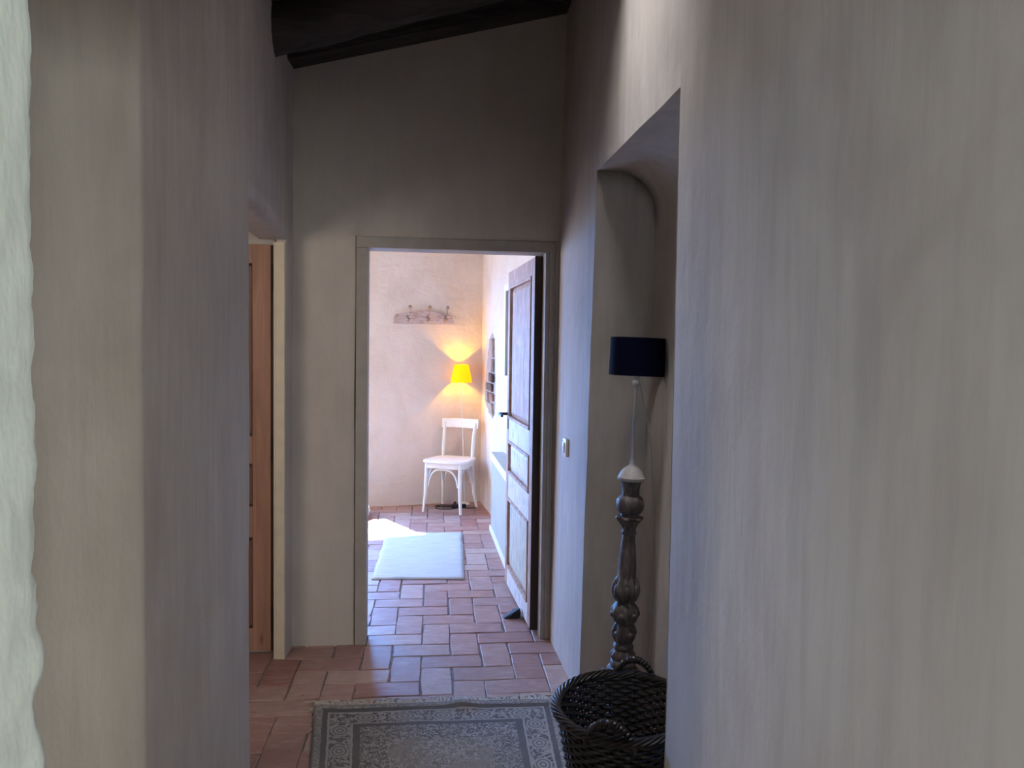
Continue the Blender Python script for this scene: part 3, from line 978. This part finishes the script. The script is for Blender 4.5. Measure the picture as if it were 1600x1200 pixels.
o = obj('woven_mat', vs, fs, M['mat'], None, True)
o.location = (mat_o[0], mat_o[1], 0)
tag(o, 'white woven cotton mat on the tiles of the far room', 'rug')

# ------------------------------------------------------------------ wicker basket
HA = Vector((0.42, 0.907, 0)).normalized()
bk = tag(empty('wicker_basket', (0.662, 2.335, 0.012), math.atan2(HA.y, HA.x)), 'dark oval wicker basket with two twisted handles, half inside the niche', 'basket')
RH = 0.345
def bell(z):
    t = z / RH
    return 0.152 + 0.080 * t ** 0.8, 0.128 + 0.077 * t ** 0.8
NS = 44
bm = bmesh.new()
nrow = 26
for r in range(nrow):
    z = 0.012 + (RH - 0.02) * r / (nrow - 1)
    a, b = bell(z)
    pts = []
    seg = NS * 4
    for q in range(seg):
        th = 2 * PI * q / seg
        wv = 0.0050 * math.cos(NS / 2 * th + PI * (r % 2))
        pts.append(((a + wv) * math.cos(th), (b + wv) * math.sin(th), z + 0.002 * noise.noise(Vector((th * 3, r, 0)))))
    tube(bm, pts, 0.0066, 6, True)
o = obj_bm('weave', bm, M['wicker'], bk, True)
o['kind'] = 'stuff'
bm = bmesh.new()
for q in range(NS):
    th = 2 * PI * (q + 0.0) / NS
    pts = []
    for z in (0.0, 0.1, 0.2, 0.28, RH):
        a, b = bell(z)
        pts.append((a * math.cos(th), b * math.sin(th), z))
    tube(bm, pts, 0.0034, 6)
o = obj_bm('stakes', bm, M['wicker'], bk, True)
o['kind'] = 'stuff'
# rim: strands plaited round the top
for c in range(7):
    bm = bmesh.new()
    a, b = bell(RH)
    pts = []
    seg = 260
    for q in range(seg):
        th = 2 * PI * q / seg
        ph = 7 * th + 2 * PI * c / 7
        rr = 0.0125
        pts.append(((a + 0.008 + rr * math.cos(ph)) * math.cos(th), (b + 0.008 + rr * math.cos(ph)) * math.sin(th), RH + 0.004 + rr * math.sin(ph) * 0.85))
    tube(bm, pts, 0.0052, 6, True)
    obj_bm('rim_strand', bm, M['wicker'], bk, True)
for sg in (-1, 1):
    h = None
    for c in range(3):
        bm = bmesh.new()
        pts = []
        for q in range(61):
            t = q / 60
            a, b = bell(RH)
            yy = (t - 0.5) * 0.15
            base = Vector((sg * (a * math.sqrt(max(0, 1 - (yy / b) ** 2)) + 0.012), yy, RH - 0.02 + 0.078 * math.sin(PI * t) ** 0.55))
            ph = 2 * PI * (t * 5 + c / 3)
            pts.append(base + Vector((math.cos(ph) * 0.008, 0.3 * math.cos(ph) * 0.006, math.sin(ph) * 0.008)))
        tube(bm, pts, 0.0062, 6)
        if h is None:
            h = obj_bm('handle', bm, M['wicker'], bk, True)
        else:
            obj_bm('handle_strand', bm, M['wicker'], h, True)
bm = bmesh.new()
lathe(bm, [(0.02, 0.0), (0.148, 0.0), (0.152, 0.006), (0.148, 0.016), (0.02, 0.016)], 36)
for q in bm.verts:
    q.co.y *= 0.85
obj_bm('bottom', bm, M['wicker'], bk, True)

# ------------------------------------------------------------------ baluster lamp in the niche
lp = tag(empty('niche_lamp', (0.797, 2.86, 0.0)), 'tall lamp with carved wooden baluster and navy drum shade, standing in niche', 'floor lamp')
lp.rotation_euler = (0.0, math.radians(1.7), 0.5)
lp.rotation_mode = 'XYZ'
lp.rotation_euler = (0, math.radians(1.6), 0)
prof = [(0.030, 0.255), (0.046, 0.262), (0.050, 0.275), (0.047, 0.288), (0.043, 0.292), (0.046, 0.300, .06, 9), (0.047, 0.312, .07, 9), (0.040, 0.324, .05, 9), (0.036, 0.332), (0.039, 0.338), (0.040, 0.345), (0.036, 0.352),
        (0.032, 0.358), (0.038, 0.368, .05, 8), (0.044, 0.385, .09, 8), (0.045, 0.405, .10, 8), (0.040, 0.424, .06, 8), (0.034, 0.434), (0.040, 0.440), (0.049, 0.452, .05, 7), (0.053, 0.472, .08, 7), (0.051, 0.492, .06, 7), (0.044, 0.506),
        (0.036, 0.514), (0.034, 0.520), (0.043, 0.530, .05, 10), (0.050, 0.550, .09, 10), (0.051, 0.575, .10, 10), (0.045, 0.598, .11, 10), (0.038, 0.612, .06, 10), (0.036, 0.622), (0.035, 0.66), (0.031, 0.71), (0.0265, 0.755), (0.0245, 0.780),
        (0.028, 0.784), (0.029, 0.792), (0.026, 0.798), (0.026, 0.806), (0.030, 0.818, .10, 6), (0.041, 0.834, .12, 6), (0.051, 0.846, .10, 6), (0.050, 0.852, .04, 6), (0.036, 0.856), (0.034, 0.862), (0.044, 0.868), (0.052, 0.882), (0.0535, 0.898), (0.052, 0.914), (0.044, 0.928),
        (0.034, 0.934), (0.033, 0.955), (0.036, 0.975), (0.041, 0.988), (0.043, 0.996), (0.04, 1.0)]
bm = bmesh.new()
lathe(bm, prof, 60)
bal = obj_bm('baluster', bm, M['carved'], lp, True)
# small leaves and roundels carved on it
for zc, rr, n, hh in ((0.565, 0.053, 7, 0.055), (0.472, 0.056, 6, 0.028), (0.398, 0.047, 5, 0.026)):
    for q in range(n):
        bm = bmesh.new()
        bmesh.ops.create_icosphere(bm, subdivisions=2, radius=1)
        mt = Matrix.Rotation(2 * PI * q / n, 4, 'Z') @ Matrix.Translation((rr - 0.006, 0, zc)) @ Matrix.Diagonal((0.010, 0.013, hh / 2, 1))
        bmesh.ops.transform(bm, matrix=mt, verts=bm.verts)
        obj_bm('carved_leaf', bm, M['carved'], bal, True)
# three-cornered foot with scrolls
bm = bmesh.new()
rings = []
for z, r in ((0.0, 0.105), (0.02, 0.105), (0.03, 0.085), (0.10, 0.062), (0.20, 0.055), (0.245, 0.062), (0.262, 0.05)):
    rings.append([bm.verts.new((r * (1 + .16 * math.cos(3 * t)) * math.cos(t), r * (1 + .16 * math.cos(3 * t)) * math.sin(t), z)) for t in [2 * PI * q / 36 for q in range(36)]])
for A2, B2 in zip(rings, rings[1:]):
    for q in range(36):
        bm.faces.new((A2[q], A2[(q + 1) % 36], B2[(q + 1) % 36], B2[q]))
bm.faces.new(rings[0][::-1])
bm.faces.new(rings[-1])
ft = obj_bm('foot', bm, M['carved'], lp, True)
for q in range(3):
    t = 2 * PI * q / 3 + math.radians(195)
    e = Vector((math.cos(t), math.sin(t), 0))
    bm = bmesh.new()
    pts, rads = [], []
    for a, r, rad in ((0.045, 0.19, .016), (0.060, 0.235, .017), (0.082, 0.252, .016), (0.098, 0.238, .015), (0.098, 0.218, .013), (0.084, 0.212, .010), (0.080, 0.224, .008)):
        pts.append(e * a + Vector((0, 0, r)))
        rads.append(rad)
    tube(bm, pts, rads, 10)
    obj_bm('scroll', bm, M['carved'], ft, True)
    bm = bmesh.new()
    tube(bm, [e * 0.075 + Vector((0, 0, 0.16)), e * 0.088 + Vector((0, 0, 0.10)), e * 0.088 + Vector((0, 0, 0.05)), e * 0.112 + Vector((0, 0, 0.018)), e * 0.122 + Vector((0, 0, 0.014))], [.012, .016, .014, .018, .012], 10)
    obj_bm('claw', bm, M['carved'], ft, True)
bm = bmesh.new()
lathe(bm, [(0.051, 0.992), (0.0535, 0.996), (0.0535, 1.004), (0.050, 1.008), (0.047, 1.014), (0.040, 1.028), (0.028, 1.040), (0.014, 1.049), (0.009, 1.056), (0.007, 1.072), (0.004, 1.08)], 32)
obj_bm('cap', bm, M['cap'], lp, True)
bm = bmesh.new()
tube(bm, [(0, 0, 1.06), (0, 0, 1.43)], 0.0055, 10)
rd = obj_bm('rod', bm, M['rod'], lp, True)
bm = bmesh.new()
lathe(bm, [(0.006, 1.352), (0.012, 1.360), (0.014, 1.372), (0.010, 1.380), (0.013, 1.385), (0.013, 1.43), (0.008, 1.435)], 16)
obj_bm('bulb_holder', bm, M['rod'], rd, True)
bm = bmesh.new()
n = 48
ro, ri, z0, z1 = 0.105, 0.1025, 1.396, 1.54
R4 = [[bm.verts.new((r * math.cos(2 * PI * q / n), r * math.sin(2 * PI * q / n), z)) for q in range(n)] for r, z in ((ro + .001, z0), (ro - .001, z1), (ri - .001, z1), (ri + .001, z0))]
for a in range(4):
    for q in range(n):
        bm.faces.new((R4[a][q], R4[a][(q + 1) % n], R4[(a + 1) % 4][(q + 1) % n], R4[(a + 1) % 4][q]))
shd = obj_bm('shade', bm, M['navy'], lp, True)
bm = bmesh.new()
for q in range(3):
    t = 2 * PI * q / 3
    tube(bm, [(0.008 * math.cos(t), 0.008 * math.sin(t), 1.425), (0.102 * math.cos(t), 0.102 * math.sin(t), 1.412)], 0.0018, 6)
obj_bm('shade_spider', bm, M['rod'], shd)
# cord down the back wall
bm = bmesh.new()
tube(bm, [(0.02, 0.02, 1.37), (0.085, 0.05, 1.15), (0.115, 0.07, 0.9), (0.13, 0.07, 0.5), (0.125, 0.06, 0.02)], 0.0028, 6)
obj_bm('cord', bm, M['rod'], lp, True)

# ------------------------------------------------------------------ light switch, door wedge
sw = tag(empty('light_switch', (0.696, 3.515, 1.035)), 'small white light switch on the right corridor wall', 'switch')
bm = bmesh.new()
box(bm, (-0.010, -0.040, -0.042), (0.006, 0.040, 0.042), 0.006)
obj_bm('plate', bm, M['switch'], sw, True)
bm = bmesh.new()
box(bm, (-0.016, -0.020, -0.024), (-0.008, 0.020, 0.024), 0.003)
obj_bm('rocker', bm, M['switch'], sw, True)
bm = bmesh.new()
vs = [bm.verts.new(p) for p in ((-0.05, -0.03, 0), (0.05, -0.03, 0), (0.05, 0.03, 0), (-0.05, 0.03, 0), (0.012, -0.026, 0.038), (0.05, -0.024, 0.055), (0.05, 0.024, 0.055), (0.012, 0.026, 0.038))]
for f in ((3, 2, 1, 0), (4, 5, 6, 7), (0, 1, 5, 4), (1, 2, 6, 5), (2, 3, 7, 6), (3, 0, 4, 7)):
    bm.faces.new([vs[i] for i in f])
bmesh.ops.bevel(bm, geom=list(bm.edges), offset=0.008, segments=2, affect='EDGES')
o = obj_bm('door_wedge', bm, M['black_plastic'], None, True)
o.location = (0.533, 4.17, 0.001)
tag(o, 'black rubber wedge on the floor holding the pale door open', 'door stop')

# ------------------------------------------------------------------ low cabinet along the far room's side wall
cb = tag(empty('low_cabinet', (0.61, 5.6, 0.0)), 'low grey-green boxed ledge with white edging behind the open door', 'cabinet')
Y0, Y1 = -0.55, 0.635
for nm, lo, hi, m in (('body', (0.006, Y0, 0.0), (0.085, Y1, 0.60), 'cab'), ('top', (0.004, Y0, 0.60), (0.100, Y1, 0.648), 'cab'), ('front_edge', (-0.006, Y0, 0.592), (0.004, Y1, 0.650), 'white_paint'), ('plinth', (-0.006, Y0, 0.0), (0.006, Y1, 0.045), 'white_paint')):
    bm = bmesh.new()
    box(bm, lo, hi, 0.002)
    obj_bm(nm, bm, M[m], cb)

# white framed panel on the wall behind the door
wf = tag(empty('wall_frame', (rr_x(5.86) - 0.002, 5.86, 1.615), 0.078), 'tall white-framed grey panel on the wall, half hidden by the open door', 'picture frame')
k = NT('grey_glass_panel', 0.12)
M['glass_grey'] = k.out(k.mix(k.noise(k.tc.outputs['Object'], 4, 2), (0.10, 0.105, 0.11), (0.17, 0.17, 0.175)))
for nm, lo, hi in (('frame_side', (-0.03, -0.29, -0.39), (0.0, -0.235, 0.39)), ('frame_side', (-0.03, 0.235, -0.39), (0.0, 0.29, 0.39)), ('frame_rail', (-0.03, -0.235, 0.335), (0.0, 0.235, 0.39)), ('frame_rail', (-0.03, -0.235, -0.39), (0.0, 0.235, -0.335))):
    bm = bmesh.new()
    box(bm, lo, hi, 0.005)
    obj_bm(nm, bm, M['white_paint'], wf)
bm = bmesh.new()
box(bm, (-0.014, -0.236, -0.336), (-0.006, 0.236, 0.336))
obj_bm('panel', bm, M['glass_grey'], wf)

# ------------------------------------------------------------------ coat rack on the end wall
rk = tag(empty('coat_rack', (0.066, far_y(0.066) - 0.006, 1.716), math.atan(0.195)), 'whitewashed wooden coat rack with three hooks on the end wall', 'coat rack')
top = [(-0.288, 0.0), (-0.287, 0.045), (-0.275, 0.078), (-0.250, 0.092), (-0.19, 0.093), (-0.175, 0.100), (-0.150, 0.108), (-0.105, 0.110), (-0.09, 0.118), (-0.04, 0.128), (0.0, 0.131), (0.05, 0.128), (0.10, 0.116), (0.15, 0.097), (0.18, 0.085), (0.235, 0.083), (0.262, 0.075), (0.278, 0.045), (0.286, 0.0)]
bm = bmesh.new()
f0 = [bm.verts.new((x, -0.030, z)) for x, z in top]
f1 = [bm.verts.new((x, 0.0, z)) for x, z in top]
bm.faces.new(f0)
bm.faces.new(f1[::-1])
for i in range(len(top)):
    bm.faces.new((f0[i], f1[i], f1[(i + 1) % len(top)], f0[(i + 1) % len(top)]))
bmesh.ops.bevel(bm, geom=[e for e in bm.edges if all(abs(q.co.y + 0.03) < 1e-5 for q in e.verts)], offset=0.004, segments=2, affect='EDGES')
obj_bm('board', bm, M['rack'], rk)
for x in (-0.163, 0.025, 0.196):
    bm = bmesh.new()
    box(bm, (x - 0.012, -0.036, 0.025), (x + 0.012, -0.030, 0.080), 0.002)
    hk = obj_bm('hook', bm, M['brass'], rk)
    bm = bmesh.new()
    tube(bm, [(x, -0.034, 0.045), (x + 0.004, -0.060, 0.055), (x + 0.010, -0.075, 0.095), (x + 0.012, -0.085, 0.140)], 0.0045, 8)
    obj_bm('upper_prong', bm, M['brass'], hk, True)
    bm = bmesh.new()
    bmesh.ops.create_uvsphere(bm, u_segments=14, v_segments=10, radius=0.0165, matrix=Matrix.Translation((x + 0.012, -0.086, 0.152)))
    obj_bm('upper_knob', bm, M['porcelain'], hk, True)
    bm = bmesh.new()
    tube(bm, [(x, -0.034, 0.040), (x, -0.060, 0.016), (x - 0.003, -0.082, 0.022), (x - 0.006, -0.088, 0.034)], 0.0045, 8)
    obj_bm('lower_prong', bm, M['brass'], hk, True)
    bm = bmesh.new()
    bmesh.ops.create_uvsphere(bm, u_segments=14, v_segments=10, radius=0.019, matrix=Matrix.Translation((x - 0.008, -0.090, 0.040)))
    obj_bm('lower_knob', bm, M['porcelain'], hk, True)

# ------------------------------------------------------------------ white bentwood chair in the corner
ch = tag(empty('bentwood_chair', (0.318, 7.055, 0.0), math.radians(-27)), 'white painted bentwood chair in the corner below the yellow lamp', 'chair')
SH = 0.47
def sup(n, a, b, e=6.0, taper=0.06):
    q = []
    for i in range(n):
        t = 2 * PI * i / n
        c, s2 = math.cos(t), math.sin(t)
        x = a * math.copysign(abs(c) ** (2 / e), c)
        y = b * math.copysign(abs(s2) ** (2 / e), s2)
        q.append((x * (1 - taper * y / b), y))
    return q
bm = bmesh.new()
o1 = sup(48, 0.202, 0.200)
rings = []
for sc, z in ((0.93, SH - 0.022), (0.99, SH - 0.018), (1.0, SH - 0.006), (0.985, SH + 0.004), (0.93, SH + 0.006), (0.80, SH + 0.001), (0.4, SH - 0.003)):
    rings.append([bm.verts.new((x * sc, y * sc, z)) for x, y in o1])
for A2, B2 in zip(rings, rings[1:]):
    for q in range(48):
        bm.faces.new((A2[q], A2[(q + 1) % 48], B2[(q + 1) % 48], B2[q]))
bm.faces.new(rings[0][::-1])
bm.faces.new(rings[-1])
obj_bm('seat', bm, M['chair_paint'], ch, True)
bm = bmesh.new()
rings = []
for sc, z in ((0.90, SH - 0.022), (0.90, SH - 0.066), (0.83, SH - 0.066), (0.83, SH - 0.022)):
    rings.append([bm.verts.new((x * sc, y * sc, z)) for x, y in o1])
for a in range(4):
    for q in range(48):
        bm.faces.new((rings[a][q], rings[a][(q + 1) % 48], rings[(a + 1) % 4][(q + 1) % 48], rings[(a + 1) % 4][q]))
obj_bm('apron', bm, M['chair_paint'], ch, True)
for sx in (-1, 1):
    bm = bmesh.new()
    tube(bm, [(sx * 0.165, -0.155, SH - 0.02), (sx * 0.167, -0.160, 0.30), (sx * 0.172, -0.168, 0.14), (sx * 0.186, -0.182, 0.0)], [0.0175, 0.0185, 0.016, 0.0115], 12)
    obj_bm('front_leg', bm, M['chair_paint'], ch, True)
    bm = bmesh.new()
    tube(bm, [(sx * 0.150, 0.160, SH - 0.02), (sx * 0.152, 0.168, 0.30), (sx * 0.160, 0.185, 0.14), (sx * 0.176, 0.215, 0.0)], [0.0170, 0.0175, 0.0155, 0.0115], 12)
    obj_bm('rear_leg', bm, M['chair_paint'], ch, True)
    bm = bmesh.new()
    tube(bm, [(sx * 0.150, 0.160, SH - 0.05), (sx * 0.150, 0.168, 0.56), (sx * 0.152, 0.185, 0.68), (sx * 0.158, 0.208, 0.79)], [0.0165, 0.0165, 0.0155, 0.014], 12)
    obj_bm('back_post', bm, M['chair_paint'], ch, True)
def hoop(p, q, drop=0.155, inset=0.02):
    p, q = Vector(p), Vector(q)
    pts = []
    for i in range(25):
        t = i / 24
        f = max(0, 1 - abs(2 * t - 1) ** 3.2) ** 0.62
        m = p.lerp(q, 0.04 + 0.92 * t)
        pts.append((m.x, m.y, SH - 0.078 - drop * (1 - f)))
    bm = bmesh.new()
    tube(bm, pts, 0.0085, 8)
    obj_bm('brace_hoop', bm, M['chair_paint'], ch, True)
hoop((-0.158, -0.160, 0), (0.158, -0.160, 0))
hoop((-0.160, -0.150, 0), (-0.148, 0.160, 0))
hoop((0.160, -0.150, 0), (0.148, 0.160, 0))
hoop((-0.145, 0.164, 0), (0.145, 0.164, 0))
bm = bmesh.new()
n = 16
rings = []
for i in range(n + 1):
    t = i / n * 2 - 1
    y = 0.205 + 0.022 * (1 - t * t)
    rings.append([bm.verts.new((t * 0.185, y + dy + (0.012 if dz > 0 else 0), 0.785 + dz - 0.004 * t * t)) for dy, dz in ((-0.011, -0.042), (0.011, -0.042), (0.011, 0.042), (-0.011, 0.042))])
for A2, B2 in zip(rings, rings[1:]):
    for q in range(4):
        bm.faces.new((A2[q], A2[(q + 1) % 4], B2[(q + 1) % 4], B2[q]))
bm.faces.new(rings[0][::-1])
bm.faces.new(rings[-1])
bmesh.ops.bevel(bm, geom=[e for e in bm.edges if e.calc_face_angle(0) > 0.9], offset=0.004, segments=2, affect='EDGES')
obj_bm('top_rail', bm, M['chair_paint'], ch, True)

# ------------------------------------------------------------------ yellow floor lamp behind the chair
LX, LY = 0.462, 7.285
fl_ = tag(empty('corner_lamp', (LX, LY, 0.0)), 'slim white floor lamp with glowing yellow shade behind the white chair', 'floor lamp')
bm = bmesh.new()
lathe(bm, [(0.052, 0.0), (0.055, 0.004), (0.053, 0.012), (0.02, 0.018), (0.008, 0.03), (0.006, 0.04)], 28)
obj_bm('base', bm, M['white_paint'], fl_, True)
bm = bmesh.new()
tube(bm, [(0.006, 0, 0.02), (-0.022, 0, 0.7), (-0.040, 0, 1.20)], 0.0055, 10)
obj_bm('pole', bm, M['white_paint'], fl_, True)
k = NT('yellow_shade_paper', 0.8)
tl = k.n('ShaderNodeBsdfTranslucent')
df = k.n('ShaderNodeBsdfDiffuse')
em = k.n('ShaderNodeEmission')
fb = k.noise(k.mapping(k.tc.outputs['Object'], (180, 180, 180)), 1.0, 2)
yc = k.mix(fb, (1.0, 0.72, 0.04), (0.95, 0.62, 0.03))
for nd in (tl, df):
    k.t.links.new(yc, nd.inputs[0])
em.inputs[0].default_value = (1.0, 0.66, 0.0, 1)
em.inputs[1].default_value = 0.40
mx = k.n('ShaderNodeMixShader')
mx.inputs[0].default_value = 0.6
k.t.links.new(df.outputs[0], mx.inputs[1])
k.t.links.new(tl.outputs[0], mx.inputs[2])
ad = k.n('ShaderNodeAddShader')
k.t.links.new(mx.outputs[0], ad.inputs[0])
k.t.links.new(em.outputs[0], ad.inputs[1])
k.t.links.new(ad.outputs[0], k.t.nodes['Material Output'].inputs[0])
M['yshade'] = k.m
bm = bmesh.new()
n = 40
R4 = [[bm.verts.new((-0.040 + r * math.cos(2 * PI * q / n), r * math.sin(2 * PI * q / n), z)) for q in range(n)] for r, z in ((0.103, 1.170), (0.067, 1.337), (0.065, 1.337), (0.101, 1.170))]
for a in range(4):
    for q in range(n):
        bm.faces.new((R4[a][q], R4[a][(q + 1) % n], R4[(a + 1) % 4][(q + 1) % n], R4[(a + 1) % 4][q]))
sh_ = obj_bm('shade', bm, M['yshade'], fl_, True)
k = NT('warm_bulb', 0.4)
k.b.inputs['Base Color'].default_value = (1, 0.85, 0.5, 1)
k.b.inputs['Emission Color'].default_value = (1.0, 0.75, 0.25, 1)
k.b.inputs['Emission Strength'].default_value = 4.0
M['bulb'] = k.m
bm = bmesh.new()
lathe(bm, [(0.010, 1.20), (0.012, 1.215), (0.020, 1.235), (0.020, 1.25), (0.012, 1.265), (0.003, 1.27)], 16)
for q in bm.verts:
    q.co.x -= 0.040
obj_bm('bulb', bm, M['bulb'], fl_, True)
pl_ = lamp('corner_lamp_glow', 'POINT', (LX - 0.040, LY, 1.252), (LX, LY, 0), 62.0, (1.0, 0.48, 0.0), shadow_soft_size=0.022)

# cable and socket strip on the floor under the chair
bm = bmesh.new()
pts = []
for i in range(60):
    t = i / 59
    a = 2 * PI * 1.25 * t
    pts.append((0.30 + 0.11 * math.cos(a + 1.2) - 0.02 * t, 7.10 + 0.085 * math.sin(a + 1.2) + 0.05 * t, 0.006 + 0.004 * t))
pts += [(0.36, 7.12, 0.010), (0.42, 7.10, 0.006), (0.50, 7.08, 0.006), (0.56, 7.09, 0.006)]
tube(bm, pts, 0.0042, 6)
tag(obj_bm('power_cable', bm, M['black_plastic'], None, True), 'thin black cable coiled on the tiles under the white chair', 'cable')
ps = tag(empty('socket_strip', (0.40, 7.13, 0.0), 0.12), 'small black socket strip on the floor beneath the white chair', 'power strip')
bm = bmesh.new()
box(bm, (-0.07, -0.022, 0.001), (0.07, 0.022, 0.034), 0.006)
obj_bm('body', bm, M['black_plastic'], ps, True)
for x in (-0.035, 0.015):
    bm = bmesh.new()
    tube(bm, [(x, 0, 0.033), (x, 0, 0.052), (x + 0.006, 0, 0.062)], [0.016, 0.014, 0.008], 12)
    obj_bm('plug', bm, M['black_plastic'], ps, True)

# white cushion on the floor: only its edge shows past the doorway's left jamb
M['cushion'] = flat('white_cushion_cotton', (0.80, 0.78, 0.75), 0.95, 0, 60, 0.05)
cu = tag(empty('floor_cushion', (-0.67, 6.78, 0.0), 0.12), 'white cushion on the far room floor, cut off by the doorway left jamb', 'cushion')
o1 = sup(48, 0.27, 0.16, 4.0, 0.0)
bm = bmesh.new()
rings = []
for sc, z in ((0.90, 0.003), (0.985, 0.03), (1.0, 0.065), (0.985, 0.10), (0.90, 0.128), (0.6, 0.142), (0.25, 0.146)):
    rings.append([bm.verts.new((x * sc, y * sc, z + 0.006 * noise.noise(Vector((x * 14, y * 14, z * 9))) * (z > 0.01))) for x, y in o1])
for A2, B2 in zip(rings, rings[1:]):
    for q in range(48):
        bm.faces.new((A2[q], A2[(q + 1) % 48], B2[(q + 1) % 48], B2[q]))
bm.faces.new(rings[0][::-1])
bm.faces.new(rings[-1])
obj_bm('cover', bm, M['cushion'], cu, True)
bm = bmesh.new()
tube(bm, [(x * 1.003, y * 1.005, 0.065) for x, y in o1], 0.005, 6, True)
obj_bm('piping', bm, M['cushion'], cu, True)
